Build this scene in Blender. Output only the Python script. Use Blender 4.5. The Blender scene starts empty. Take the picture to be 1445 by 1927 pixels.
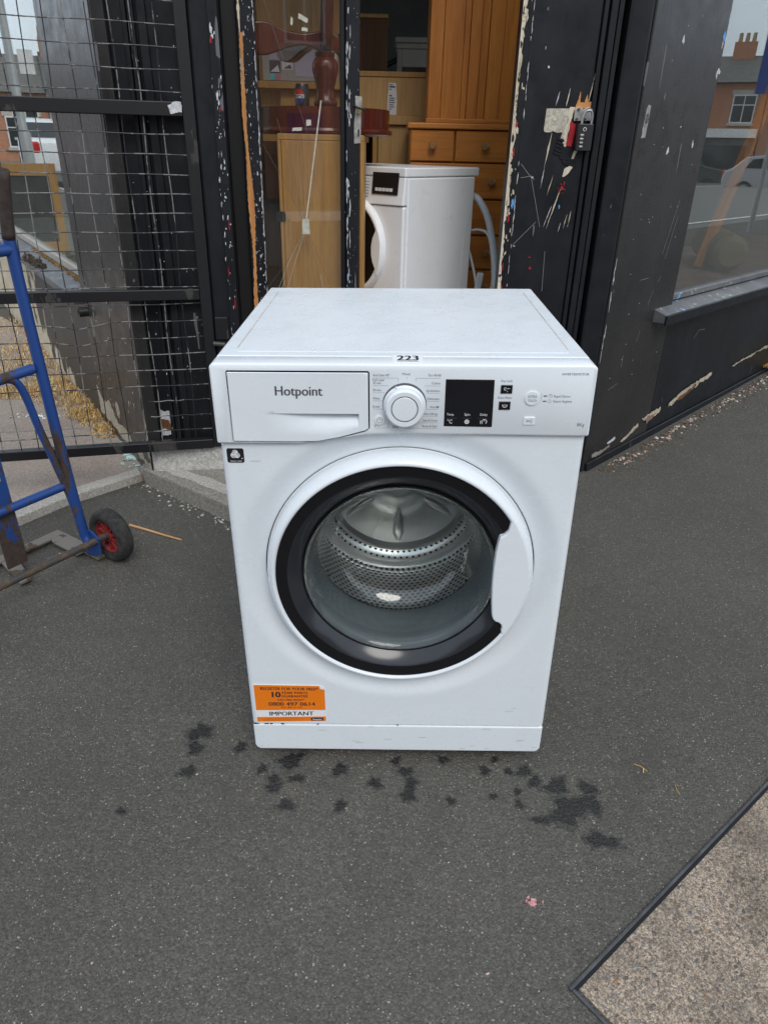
import bpy, bmesh, math, random
from mathutils import Vector, Matrix, noise as mnoise
random.seed(7)
S = bpy.context.scene
C = S.collection
R = math.radians

# ------------------------------------------------------------------ camera
cam = bpy.data.objects.new('camera', bpy.data.cameras.new('camera'))
C.objects.link(cam)
cam.data.sensor_fit = 'VERTICAL'; cam.data.sensor_height = 24.0
cam.data.lens = 24.0 * 1333.98 / 1927.0
cam.data.clip_start = 0.02; cam.data.clip_end = 1500
_r = Vector((0.99966, 0.0143, 0.0217)); _f = Vector((-0.0028, 0.8894, -0.4571)).normalized()
_r = (_r - _f * _r.dot(_f)).normalized(); _u = _r.cross(_f)
cam.matrix_world = Matrix(((_r.x, _u.x, -_f.x, -0.0366), (_r.y, _u.y, -_f.y, -1.0885), (_r.z, _u.z, -_f.z, 1.1264), (0, 0, 0, 1)))
S.camera = cam

# ------------------------------------------------------------------ sky and sun (bright overcast)
SUN_EL, SUN_AZ = R(47), R(163)         # azimuth clockwise from +y
W = bpy.data.worlds.new('World'); S.world = W; W.use_nodes = True
nt = W.node_tree; nt.nodes.clear()
out = nt.nodes.new('ShaderNodeOutputWorld'); bg = nt.nodes.new('ShaderNodeBackground')
sky = nt.nodes.new('ShaderNodeTexSky'); sky.sky_type = 'NISHITA'; sky.sun_disc = False
sky.sun_elevation = SUN_EL; sky.sun_rotation = SUN_AZ; sky.dust_density = 3.0
tc = nt.nodes.new('ShaderNodeTexCoord'); nz = nt.nodes.new('ShaderNodeTexNoise')
nz.inputs['Scale'].default_value = 3.0; nz.inputs['Detail'].default_value = 6.0; nz.inputs['Roughness'].default_value = 0.6
mp = nt.nodes.new('ShaderNodeMapping'); mp.inputs['Scale'].default_value = (1, 1, 2.6)
cr = nt.nodes.new('ShaderNodeValToRGB')
cr.color_ramp.elements[0].position = 0.25; cr.color_ramp.elements[0].color = (0.62, 0.62, 0.62, 1)
cr.color_ramp.elements[1].position = 0.55; cr.color_ramp.elements[1].color = (0.97, 0.97, 0.97, 1)
mx = nt.nodes.new('ShaderNodeMix'); mx.data_type = 'RGBA'
mx.inputs[7].default_value = (7.0, 7.9, 8.9, 1)      # cloud layer
nt.links.new(tc.outputs['Generated'], mp.inputs['Vector']); nt.links.new(mp.outputs[0], nz.inputs['Vector'])
nt.links.new(nz.outputs['Fac'], cr.inputs['Fac']); nt.links.new(cr.outputs['Color'], mx.inputs[0])
nt.links.new(sky.outputs[0], mx.inputs[6]); nt.links.new(mx.outputs[2], bg.inputs['Color'])
bg.inputs['Strength'].default_value = 0.148
nt.links.new(bg.outputs[0], out.inputs[0])
sun = bpy.data.objects.new('sun', bpy.data.lights.new('sun', 'SUN')); C.objects.link(sun)
sun.data.energy = 1.5; sun.data.angle = R(28); sun.data.color = (1.0, 0.95, 0.88)
_d = Vector((math.sin(SUN_AZ) * math.cos(SUN_EL), math.cos(SUN_AZ) * math.cos(SUN_EL), math.sin(SUN_EL)))
sun.rotation_euler = _d.to_track_quat('Z', 'Y').to_euler()
S.view_settings.view_transform = 'Standard'; S.view_settings.look = 'None'
S.view_settings.exposure = 0.0; S.view_settings.gamma = 1.0; S.view_settings.use_curve_mapping = False
S.render.engine = 'CYCLES'
S.cycles.use_denoising = True
S.cycles.max_bounces = 14; S.cycles.transmission_bounces = 12; S.cycles.transparent_max_bounces = 16
S.cycles.glossy_bounces = 8; S.cycles.diffuse_bounces = 5
S.cycles.sample_clamp_indirect = 8.0

# ------------------------------------------------------------------ frames
# The pavement slopes gently up towards the shop; things on it are laid out in its own frame (z = 0 on the asphalt).
_M3 = Matrix(((0.99980388, -0.00018046, -0.01980303), (-0.00018046, 0.99983395, -0.01822178), (0.01980303, 0.01822178, 0.99963784)))
_pv = Vector((0, 1.0, 0))
PAVE = Matrix.Translation(_pv) @ _M3.to_4x4() @ Matrix.Translation(-_pv)
def frame(o, ex):                       # wall frame: local x along the wall, local y into the shop, z up
    ex = Vector((ex[0], ex[1], 0)).normalized(); ey = Vector((-ex.y, ex.x, 0))
    return Matrix(((ex.x, ey.x, 0, o[0]), (ex.y, ey.y, 0, o[1]), (0, 0, 1, 0), (0, 0, 0, 1)))
ENT = frame((-0.893, 1.277), (0.995, 0.101))            # entrance, width 1.616
RWG = frame((0.7146, 1.4398), (0.7004, 0.7138))         # right wing (x away from the corner, +y = inside)
LWG = frame((-0.893, 1.277), (0.5574, -0.8303))         # left wing (x < 0 away from the corner, +y = inside)
FLOOR = 0.20

# ------------------------------------------------------------------ helpers
def mesh_obj(name, bm, mat=None, parent=None, smooth=False, bevel=0, seg=2, angle=40, mw=None):
    me = bpy.data.meshes.new(name)
    bmesh.ops.recalc_face_normals(bm, faces=bm.faces)
    bm.to_mesh(me); bm.free()
    o = bpy.data.objects.new(name, me); C.objects.link(o)
    if mat is not None:
        for m in (mat if isinstance(mat, (list, tuple)) else [mat]): me.materials.append(m)
    if smooth or bevel:
        for p in me.polygons: p.use_smooth = True
    if bevel:
        b = o.modifiers.new('bevel', 'BEVEL'); b.width = bevel; b.segments = seg; b.limit_method = 'ANGLE'; b.angle_limit = R(angle)
        b.harden_normals = True
    elif smooth:
        me.set_sharp_from_angle(angle=R(angle))
    if parent is not None: o.parent = parent
    if mw is not None: o.matrix_basis = mw
    return o
def thing(name, label, cat, mw=None, group=None):
    o = bpy.data.objects.new(name, None); C.objects.link(o); o.empty_display_size = 0.1
    o['label'] = label; o['category'] = cat
    if group: o['group'] = group
    if mw is not None: o.matrix_world = mw
    return o
def tag(o, label, cat, group=None):
    o['label'] = label; o['category'] = cat
    if group: o['group'] = group
    return o
def kind(o, k): o['kind'] = k; return o
T = Matrix.Translation
def RZ(a): return Matrix.Rotation(a, 4, 'Z')
def box(bm, x0, x1, y0, y1, z0, z1, mi=0, mat=None):
    vs = [bm.verts.new((x, y, z)) for z in (z0, z1) for (x, y) in ((x0, y0), (x1, y0), (x1, y1), (x0, y1))]
    fs = [(0, 3, 2, 1), (4, 5, 6, 7), (0, 1, 5, 4), (1, 2, 6, 5), (2, 3, 7, 6), (3, 0, 4, 7)]
    for f in fs:
        fc = bm.faces.new([vs[i] for i in f]); fc.material_index = mi
    if mat is not None:
        for v in vs: v.co = mat @ v.co
    return vs
def BOX(name, a, mat, parent=None, bevel=0.002, mw=None, seg=2):
    bm = bmesh.new(); box(bm, *a); return mesh_obj(name, bm, mat, parent, bevel=bevel, mw=mw, seg=seg)
def prism(bm, pts, a, b, axis='y', mi=0):      # 2-D polygon extruded along an axis
    def mk(p, t):
        return (p[0], t, p[1]) if axis == 'y' else ((p[0], p[1], t) if axis == 'z' else (t, p[0], p[1]))
    A = [bm.verts.new(mk(p, a)) for p in pts]; B = [bm.verts.new(mk(p, b)) for p in pts]
    n = len(pts)
    for f in ([A[i] for i in range(n)][::-1], B):
        bm.faces.new(f).material_index = mi
    for i in range(n):
        bm.faces.new((A[i], A[(i + 1) % n], B[(i + 1) % n], B[i])).material_index = mi
def PRISM(name, pts, a, b, mat, parent=None, axis='y', bevel=0, mw=None, smooth=False):
    bm = bmesh.new(); prism(bm, pts, a, b, axis)
    return mesh_obj(name, bm, mat, parent, bevel=bevel, mw=mw, smooth=smooth)
def lathe(bm, prof, seg=48, axis='z', c=(0, 0, 0), mi=0, uv=False, closed=False):
    rings = []
    for (r, h) in prof:
        ring = []
        if r < 1e-6:
            ring = [bm.verts.new({'z': (0, 0, h), 'y': (0, h, 0), 'x': (h, 0, 0)}[axis])] * seg
        else:
            for k in range(seg):
                a = 2 * math.pi * k / seg; x, y = r * math.cos(a), r * math.sin(a)
                ring.append(bm.verts.new({'z': (x, y, h), 'y': (x, h, y), 'x': (h, x, y)}[axis]))
        rings.append(ring)
    lay = bm.loops.layers.uv.verify() if uv else None
    pr = list(zip(rings, rings[1:])) + ([(rings[-1], rings[0])] if closed else [])
    L = 0
    for i, (A, B) in enumerate(pr):
        d = math.hypot(prof[(i + 1) % len(prof)][0] - prof[i][0], prof[(i + 1) % len(prof)][1] - prof[i][1])
        for k in range(seg):
            q = [A[k], A[(k + 1) % seg], B[(k + 1) % seg], B[k]]
            u = [(k / seg, L), ((k + 1) / seg, L), ((k + 1) / seg, L + d), (k / seg, L + d)]
            qq, uu = [], []
            for v, w in zip(q, u):
                if v not in qq: qq.append(v); uu.append(w)
            if len(qq) < 3: continue
            f = bm.faces.new(qq); f.material_index = mi
            if uv:
                for lp, w in zip(f.loops, uu): lp[lay].uv = w
        L += d
    off = Vector(c)
    if off.length:
        for ring in rings:
            for v in set(ring): v.co += off
    return rings
def LATHE(name, prof, mat, parent=None, seg=48, axis='z', c=(0, 0, 0), uv=False, closed=False, mw=None, angle=35):
    bm = bmesh.new(); lathe(bm, prof, seg, axis, c, 0, uv, closed)
    return mesh_obj(name, bm, mat, parent, smooth=True, angle=angle, mw=mw)
def tube(bm, pts, r, seg=12, caps=True, mi=0):
    pts = [Vector(p) for p in pts]; n = len(pts); rings = []
    up = Vector((0.13, 0.21, 0.97))
    for i, p in enumerate(pts):
        d = (pts[min(i + 1, n - 1)] - pts[max(i - 1, 0)]).normalized()
        if i == 0:
            a = d.cross(up if abs(d.dot(up)) < 0.9 else Vector((1, 0, 0))).normalized()
        else:
            a = (a - d * a.dot(d)).normalized()
        b = d.cross(a)
        rr = r[i] if isinstance(r, (list, tuple)) else r
        rings.append([bm.verts.new(p + a * rr * math.cos(2 * math.pi * k / seg) + b * rr * math.sin(2 * math.pi * k / seg)) for k in range(seg)])
    for A, B in zip(rings, rings[1:]):
        for k in range(seg):
            bm.faces.new((A[k], A[(k + 1) % seg], B[(k + 1) % seg], B[k])).material_index = mi
    if caps:
        bm.faces.new(rings[0][::-1]).material_index = mi; bm.faces.new(rings[-1]).material_index = mi
def TUBE(name, pts, r, mat, parent=None, seg=12, mw=None):
    bm = bmesh.new(); tube(bm, pts, r, seg); return mesh_obj(name, bm, mat, parent, smooth=True, mw=mw, angle=50)
def smooth_path(pts, n=8):               # Catmull-Rom
    P = [Vector(p) for p in pts]; P = [P[0] * 2 - P[1]] + P + [P[-1] * 2 - P[-2]]; o = []
    for i in range(1, len(P) - 2):
        for k in range(n):
            t = k / n; a, b, c, d = P[i - 1], P[i], P[i + 1], P[i + 2]
            o.append(0.5 * ((2 * b) + (c - a) * t + (2 * a - 5 * b + 4 * c - d) * t * t + (3 * b - a - 3 * c + d) * t ** 3))
    o.append(P[-2]); return o
def jag(pts, step=0.01, amp=0.004, seed=0):      # roughen a 2-D outline at two scales
    rnd = random.Random(seed); o = []; ph = rnd.random() * 50
    n = len(pts); t0 = 0.0
    for i in range(n):
        a = Vector((*pts[i], 0)); b = Vector((*pts[(i + 1) % n], 0)); d = b - a; L = d.length
        k = max(1, int(L / (step * 0.45))); nrm = Vector((-d.y, d.x, 0)).normalized()
        for j in range(k):
            t = j / k; u = (t0 + t * L) / step
            w = 1.5 * mnoise.noise((u * 0.31, ph, 0)) + 0.8 * mnoise.noise((u * 1.1, ph, 7)) + 0.25 * (rnd.random() - 0.5)
            q = a + d * t + nrm * amp * w * (1 if j else 0.3)
            o.append((q.x, q.y))
        t0 += L
    return o
def blob(cx, cy, rx, ry, seed, n=26, amp=0.28):
    rnd = random.Random(seed); o = []; ph = [rnd.random() * 6.28 for _ in range(4)]
    for k in range(n):
        a = 2 * math.pi * k / n
        m = 1 + amp * (0.5 * math.sin(2 * a + ph[0]) + 0.45 * math.sin(3 * a + ph[1]) + 0.4 * math.sin(5 * a + ph[2]) + 0.35 * math.sin(8 * a + ph[3])) + amp * 0.35 * (rnd.random() - 0.5)
        o.append((cx + rx * m * math.cos(a), cy + ry * m * math.sin(a)))
    return o
def sheet(bm, pts, h, conv, t=0.0008, mi=0):     # thin patch lying on a surface: conv(p, height) -> 3-D
    A = [bm.verts.new(conv(p, h)) for p in pts]; B = [bm.verts.new(conv(p, h - t)) for p in pts]
    bm.faces.new(A).material_index = mi
    n = len(pts)
    for i in range(n): bm.faces.new((A[i], B[i], B[(i + 1) % n], A[(i + 1) % n])).material_index = mi

# text: outline font turned into flat mesh, fitted to a box on a plane
_tx = {}
def text_polys(s):
    if s in _tx: return _tx[s]
    cu = bpy.data.curves.new('t', 'FONT'); cu.body = s; cu.resolution_u = 3
    o = bpy.data.objects.new('t', cu); C.objects.link(o)
    dg = bpy.context.evaluated_depsgraph_get(); dg.update()
    me = bpy.data.meshes.new_from_object(o.evaluated_get(dg))
    vs = [tuple(v.co) for v in me.vertices]; fs = [tuple(p.vertices) for p in me.polygons]
    bpy.data.objects.remove(o); bpy.data.curves.remove(cu); bpy.data.meshes.remove(me)
    _tx[s] = (vs, fs); return _tx[s]
def add_text(bm, s, x0, z0, w=None, h=None, conv=None, mi=0, cap=True, weight=0.0):
    vs, fs = text_polys(s)
    if not vs: return
    xs = [v[0] for v in vs]; ys = [v[1] for v in vs]
    mnx, mxx = min(xs), max(xs); mny, mxy = (0, 0.729) if cap else (min(ys), max(ys))
    sy = h / (mxy - mny) if h else None
    sx = w / (mxx - mnx) if w else sy
    if sy is None: sy = sx
    conv = conv or (lambda p: (p[0], 0, p[1]))
    for dx in ((0,) if not weight else (-weight, weight)):
        V = [bm.verts.new(conv((x0 + dx + (v[0] - mnx) * sx, z0 + (v[1] - mny) * sy))) for v in vs]
        if dx > 0:
            for v in V: v.co += Vector((0, 0.00005, 0))
        for f in fs:
            try: bm.faces.new([V[i] for i in f]).material_index = mi
            except ValueError: pass

# ------------------------------------------------------------------ materials
class NT:
    def __init__(s, name):
        s.m = bpy.data.materials.new(name); s.m.use_nodes = True; s.t = s.m.node_tree
        s.b = s.t.nodes['Principled BSDF']; s.o = s.t.nodes['Material Output']
        s.co = s.t.nodes.new('ShaderNodeTexCoord')
    def n(s, typ, **k):
        x = s.t.nodes.new(typ)
        for a, v in k.items(): setattr(x, a, v)
        return x
    def l(s, a, b): s.t.links.new(a, b)
    def noise(s, scale, detail=4, rough=0.55, vec=None, stretch=None, dist=0.0):
        x = s.n('ShaderNodeTexNoise'); x.inputs['Scale'].default_value = scale; x.inputs['Detail'].default_value = detail
        x.inputs['Roughness'].default_value = rough; x.inputs['Distortion'].default_value = dist
        v = vec or s.co.outputs['Object']
        if stretch:
            mp = s.n('ShaderNodeMapping'); mp.inputs['Scale'].default_value = stretch; s.l(v, mp.inputs[0]); v = mp.outputs[0]
        s.l(v, x.inputs['Vector']); return x.outputs['Fac']
    def voro(s, scale, feature='F1', vec=None, out='Distance', stretch=None, rand=1.0):
        x = s.n('ShaderNodeTexVoronoi', feature=feature); x.inputs['Scale'].default_value = scale
        x.inputs['Randomness'].default_value = rand
        v = vec or s.co.outputs['Object']
        if stretch:
            mp = s.n('ShaderNodeMapping'); mp.inputs['Scale'].default_value = stretch; s.l(v, mp.inputs[0]); v = mp.outputs[0]
        s.l(v, x.inputs['Vector']); return x.outputs[out]
    def ramp(s, fac, stops, interp='LINEAR'):
        x = s.n('ShaderNodeValToRGB'); x.color_ramp.interpolation = interp
        e = x.color_ramp.elements
        while len(e) < len(stops): e.new(0.5)
        for i, (p, c) in enumerate(stops):
            e[i].position = p; e[i].color = (*c, 1) if isinstance(c, (tuple, list)) else (c, c, c, 1)
        s.l(fac, x.inputs['Fac']); return x.outputs['Color']
    def mix(s, f, a, b, blend='MIX'):
        x = s.n('ShaderNodeMix', data_type='RGBA', blend_type=blend)
        for i, v in ((0, f), (6, a), (7, b)):
            if hasattr(v, 'is_linked') or isinstance(v, bpy.types.NodeSocket): s.l(v, x.inputs[i])
            elif i == 0: x.inputs[0].default_value = v
            else: x.inputs[i].default_value = (*v, 1)
        return x.outputs[2]
    def math(s, op, a, b=None, c=None):
        x = s.n('ShaderNodeMath', operation=op)
        for i, v in enumerate((a, b, c)):
            if v is None: continue
            if isinstance(v, bpy.types.NodeSocket): s.l(v, x.inputs[i])
            else: x.inputs[i].default_value = v
        return x.outputs[0]
    def sep(s, v=None):
        x = s.n('ShaderNodeSeparateXYZ'); s.l(v or s.co.outputs['Object'], x.inputs[0]); return x.outputs
    def set(s, **k):
        al = dict(color='Base Color', rough='Roughness', metal='Metallic', spec='Specular IOR Level', ior='IOR', trans='Transmission Weight', coat='Coat Weight', coatr='Coat Roughness', alpha='Alpha')
        for a, v in k.items():
            i = s.b.inputs[al[a]]
            if isinstance(v, bpy.types.NodeSocket): s.l(v, i)
            elif isinstance(v, (tuple, list)): i.default_value = (*v, 1)
            else: i.default_value = v
        return s
    def bump(s, h, strength=0.3, dist=0.002):
        x = s.n('ShaderNodeBump'); x.inputs['Strength'].default_value = strength; x.inputs['Distance'].default_value = dist
        s.l(h, x.inputs['Height']); s.l(x.outputs[0], s.b.inputs['Normal']); return s
def simple(name, col, rough=0.5, metal=0, var=0.12, scale=9, spec=0.5):
    s = NT(name); n = s.noise(scale, 5, 0.6)
    lo = tuple(c * (1 - var) for c in col); hi = tuple(min(1, c * (1 + var)) for c in col)
    s.set(color=s.ramp(n, [(0.3, lo), (0.7, hi)]), rough=rough, metal=metal, spec=spec)
    return s.m
def black_paint(name, base=(0.0075, 0.0082, 0.011), rough=0.38, chips=0.5, scuff=True, grain=False):
    s = NT(name)
    n1 = s.noise(2.2, 5, 0.6); col = s.ramp(n1, [(0.3, tuple(c * 0.75 for c in base)), (0.75, tuple(c * 1.6 for c in base))])
    # dusty vertical streaks
    st = s.noise(7, 5, 0.65, stretch=(2.2, 2.2, 0.25)); col = s.mix(s.ramp(st, [(0.5, 0.0), (0.85, 0.30)]), col, (0.035, 0.035, 0.038))
    if chips:
        v = s.noise(95, 2, 0.5); gate = s.noise(6, 4, 0.7)
        a = s.math('GREATER_THAN', v, 0.76); b = s.math('GREATER_THAN', gate, 0.66 - 0.1 * chips)
        m = s.math('MULTIPLY', a, b); col = s.mix(m, col, (0.42, 0.42, 0.45))
    if scuff:
        for k, (rot, sc) in enumerate(((0.5, 34), (-0.7, 27), (1.3, 40))):
            mp = s.n('ShaderNodeMapping'); mp.inputs['Rotation'].default_value = (0, rot, 0.2 * k); mp.inputs['Scale'].default_value = (1, 1, 0.055)
            mp.inputs['Location'].default_value = (k * 3.1, 1.7 * k, 0.4 * k); s.l(s.co.outputs['Object'], mp.inputs[0])
            f = s.noise(sc, 1.5, 0.4, vec=mp.outputs[0]); g = s.noise(5 + k, 3, 0.6, stretch=(1, 1.3, 0.9))
            m = s.math('MULTIPLY', s.math('GREATER_THAN', f, 0.745), s.math('GREATER_THAN', g, 0.56)); col = s.mix(s.math('MULTIPLY', m, 0.6), col, (0.2, 0.2, 0.21))
    s.set(color=col, rough=s.ramp(s.noise(14, 5, 0.6), [(0.3, rough - 0.06), (0.7, rough + 0.16)]), spec=0.33)
    h = s.noise(60, 4, 0.6, stretch=(1, 1, 0.15)) if grain else s.noise(45, 4, 0.6, stretch=(1, 1, 0.5))
    s.bump(h, 0.35 if grain else 0.22, 0.0025)
    return s.m
def wood(name, c1, c2, c3, rough=0.42, scale=1.0, axis='z', knots=True):
    s = NT(name)
    st = {'z': (9, 9, 0.7), 'x': (0.7, 9, 9), 'y': (9, 0.7, 9)}[axis]
    st = tuple(a * scale for a in st)
    n = s.noise(2.2, 5, 0.6, stretch=st, dist=0.6); f = s.noise(11, 3, 0.6, stretch=st)
    col = s.ramp(n, [(0.25, c1), (0.5, c2), (0.75, c3)])
    col = s.mix(s.ramp(f, [(0.45, 0.0), (0.8, 0.5)]), col, tuple(c * 0.55 for c in c1))
    if knots:
        k = s.voro(3.2 * scale, stretch={'z': (1, 1, 0.45), 'x': (0.45, 1, 1), 'y': (1, 0.45, 1)}[axis])
        col = s.mix(s.ramp(k, [(0.0, 0.85), (0.075, 0.75), (0.12, 0.0)]), col, tuple(c * 0.3 for c in c1))
    s.set(color=col, rough=rough); s.bump(f, 0.1, 0.001)
    return s.m
M = {}
# white goods
def enamel(name, base, rough, spots=True):
    s = NT(name); n = s.noise(5, 6, 0.65)
    col = s.ramp(n, [(0.3, tuple(c * 0.955 for c in base)), (0.65, base)])
    if spots:
        w = s.noise(3.2, 5, 0.7, stretch=(1, 1, 0.6)); col = s.mix(s.ramp(w, [(0.50, 0.0), (0.75, 0.16)]), col, (0.60, 0.60, 0.58))
        pass
    s.set(color=col, rough=s.ramp(s.noise(16, 4, 0.6), [(0.3, rough - 0.05), (0.7, rough + 0.08)]), spec=0.5)
    return s.m
M['enamel'] = enamel('white_enamel', (0.735, 0.785, 0.83), 0.27)
M['plastic'] = enamel('white_plastic', (0.745, 0.79, 0.835), 0.24, False)
M['enamel_in'] = enamel('white_enamel_indoor', (0.84, 0.85, 0.87), 0.3, False)
M['gap'] = simple('dark_gap', (0.012, 0.011, 0.014), 0.7)
M['print'] = simple('grey_print', (0.10, 0.105, 0.12), 0.6, var=0.05)
M['print_dark'] = simple('dark_print', (0.075, 0.08, 0.095), 0.55, var=0.05)
M['print_white'] = simple('white_print', (0.72, 0.73, 0.75), 0.5, var=0.03)
M['screen'] = simple('black_display_glass', (0.008, 0.008, 0.011), 0.12, var=0.2)
M['gloss_black'] = simple('gloss_black_plastic', (0.007, 0.007, 0.009), 0.14, var=0.1)
M['funnel'] = simple('dark_smoked_plastic', (0.02, 0.022, 0.028), 0.16, var=0.1)
M['rubber'] = simple('grey_rubber', (0.15, 0.165, 0.18), 0.5, var=0.15)
M['steel'] = simple('drum_steel', (0.84, 0.83, 0.82), 0.30, 0.92, var=0.05)
s = NT('perforated_drum_steel')
uv = s.sep(s.co.outputs['UV']); U = s.math('MULTIPLY', uv[0], 112.0); V = s.math('MULTIPLY', uv[1], 88.0)
row = s.math('FLOOR', V); U2 = s.math('ADD', U, s.math('MULTIPLY', row, 0.5))
du = s.math('SUBTRACT', s.math('FRACT', U2), 0.5); dv = s.math('SUBTRACT', s.math('FRACT', V), 0.5)
d = s.math('SQRT', s.math('ADD', s.math('MULTIPLY', du, du), s.math('MULTIPLY', dv, dv)))
hole = s.ramp(d, [(0.25, 1.0), (0.31, 0.0)])
s.set(color=s.mix(hole, (0.86, 0.86, 0.86), (0.012, 0.012, 0.012)), metal=s.math('MULTIPLY', s.math('SUBTRACT', 1.0, hole), 0.9), rough=0.36)
s.bump(s.ramp(d, [(0.2, 0.0), (0.5, 1.0)]), 0.6, 0.003)
M['drum'] = s.m
s = NT('door_bowl_glass'); s.set(color=(0.90, 0.955, 0.95), rough=0.0, trans=1.0, ior=1.45); M['bowl'] = s.m
M['orange'] = simple('orange_sticker', (0.83, 0.20, 0.008), 0.4, var=0.04)
M['sticker_white'] = simple('white_sticker', (0.78, 0.8, 0.82), 0.45, var=0.03)
M['sticker_black'] = simple('black_sticker', (0.012, 0.012, 0.014), 0.4, var=0.05)
M['ink'] = simple('black_ink', (0.02, 0.018, 0.03), 0.5, var=0.05)
M['brown_grime'] = simple('brown_grime', (0.44, 0.36, 0.27), 0.8, var=0.35, scale=25)
# ground
def asphalt(name, wet=0):
    s = NT(name)
    big = s.noise(1.1, 6, 0.62); mid = s.noise(8, 5, 0.65); fine = s.noise(230, 4, 0.75)
    def cells(scale):
        wn = s.n('ShaderNodeTexNoise'); wn.inputs['Scale'].default_value = scale * 1.3; s.l(s.co.outputs['Object'], wn.inputs['Vector'])
        ad = s.n('ShaderNodeVectorMath', operation='MULTIPLY_ADD'); s.l(wn.outputs['Color'], ad.inputs[0]); ad.inputs[1].default_value = (1.1 / scale,) * 3; s.l(s.co.outputs['Object'], ad.inputs[2])
        c = s.voro(scale, out='Color', vec=ad.outputs[0]); d = s.voro(scale, vec=ad.outputs[0]); sp = s.n('ShaderNodeSeparateColor'); s.l(c, sp.inputs[0]); return sp.outputs, d
    a, ad_ = cells(430); b, bd = cells(200)
    col = s.ramp(big, [(0.3, (0.090, 0.084, 0.072)), (0.7, (0.118, 0.111, 0.097))])
    col = s.mix(1.0, col, s.ramp(a[0], [(0.0, 0.72), (0.5, 0.98), (0.85, 1.16), (1.0, 1.55)]), 'MULTIPLY')
    col = s.mix(1.0, col, s.ramp(b[0], [(0.0, 0.82), (0.6, 1.0), (1.0, 1.16)]), 'MULTIPLY')
    col = s.mix(s.ramp(mid, [(0.3, 0.26), (0.6, 0.0)]), col, (0.065, 0.062, 0.057))
    stain = s.noise(3.1, 4, 0.6, dist=0.8); col = s.mix(s.ramp(stain, [(0.60, 0.0), (0.72, 0.30)]), col, (0.055, 0.053, 0.050))
    col = s.mix(s.ramp(fine, [(0.34, 0.50), (0.52, 0.0)]), col, (0.034, 0.032, 0.030))
    m = s.math('MULTIPLY', s.math('GREATER_THAN', a[1], 0.977), s.math('LESS_THAN', ad_, 0.45))
    col = s.mix(m, col, s.ramp(a[2], [(0.0, (0.26, 0.24, 0.19)), (0.6, (0.36, 0.33, 0.26)), (1.0, (0.56, 0.54, 0.50))]))
    m2 = s.math('MULTIPLY', s.math('GREATER_THAN', b[1], 0.980), s.math('LESS_THAN', bd, 0.40))
    col = s.mix(s.math('MULTIPLY', m2, 0.8), col, s.ramp(b[2], [(0.0, (0.20, 0.19, 0.16)), (1.0, (0.40, 0.37, 0.29))]))
    if wet: col = s.mix(1.0, col, (wet, wet * 1.02, wet * 1.06), 'MULTIPLY')
    s.set(color=col, rough=s.ramp(fine, [(0.3, 0.18), (0.7, 0.48)]) if 0 < wet < 0.4 else s.ramp(fine, [(0.3, 0.68), (0.7, 0.95)]), spec=0.4 if wet else 0.3)
    h = s.math('ADD', s.math('MULTIPLY', s.ramp(bd, [(0.0, 1.0), (0.7, 0.0)]), 0.7), s.math('MULTIPLY', fine, 0.9))
    s.bump(h, 0.75, 0.004)
    return s.m
M['asphalt'] = asphalt('asphalt'); M['wet'] = asphalt('wet_asphalt', 0.20); M['damp'] = asphalt('damp_asphalt', 0.62)
def concrete(name, a, b, scale=30, rough=0.85):
    s = NT(name); n = s.noise(3, 6, 0.65); f = s.noise(scale * 6, 3, 0.6)
    col = s.ramp(n, [(0.3, a), (0.7, b)]); col = s.mix(s.ramp(f, [(0.35, 0.6), (0.6, 0.0)]), col, tuple(c * 0.55 for c in a))
    d = s.voro(240, out='Color'); sc = s.n('ShaderNodeSeparateColor'); s.l(d, sc.inputs[0])
    col = s.mix(s.math('MULTIPLY', s.math('GREATER_THAN', sc.outputs[0], 0.88), 0.45), col, tuple(min(1, c * 1.35) for c in b))
    s.set(color=col, rough=rough, spec=0.3); s.bump(f, 0.5, 0.002); return s.m
M['forecourt'] = concrete('forecourt_concrete', (0.27, 0.215, 0.18), (0.39, 0.335, 0.29))
M['kerb'] = concrete('pale_concrete', (0.36, 0.335, 0.30), (0.50, 0.475, 0.43))
M['step'] = concrete('step_stone', (0.20, 0.185, 0.16), (0.32, 0.30, 0.265), 20)
M['riser'] = concrete('worn_white_paint', (0.44, 0.43, 0.40), (0.62, 0.61, 0.58), 12)
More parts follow.
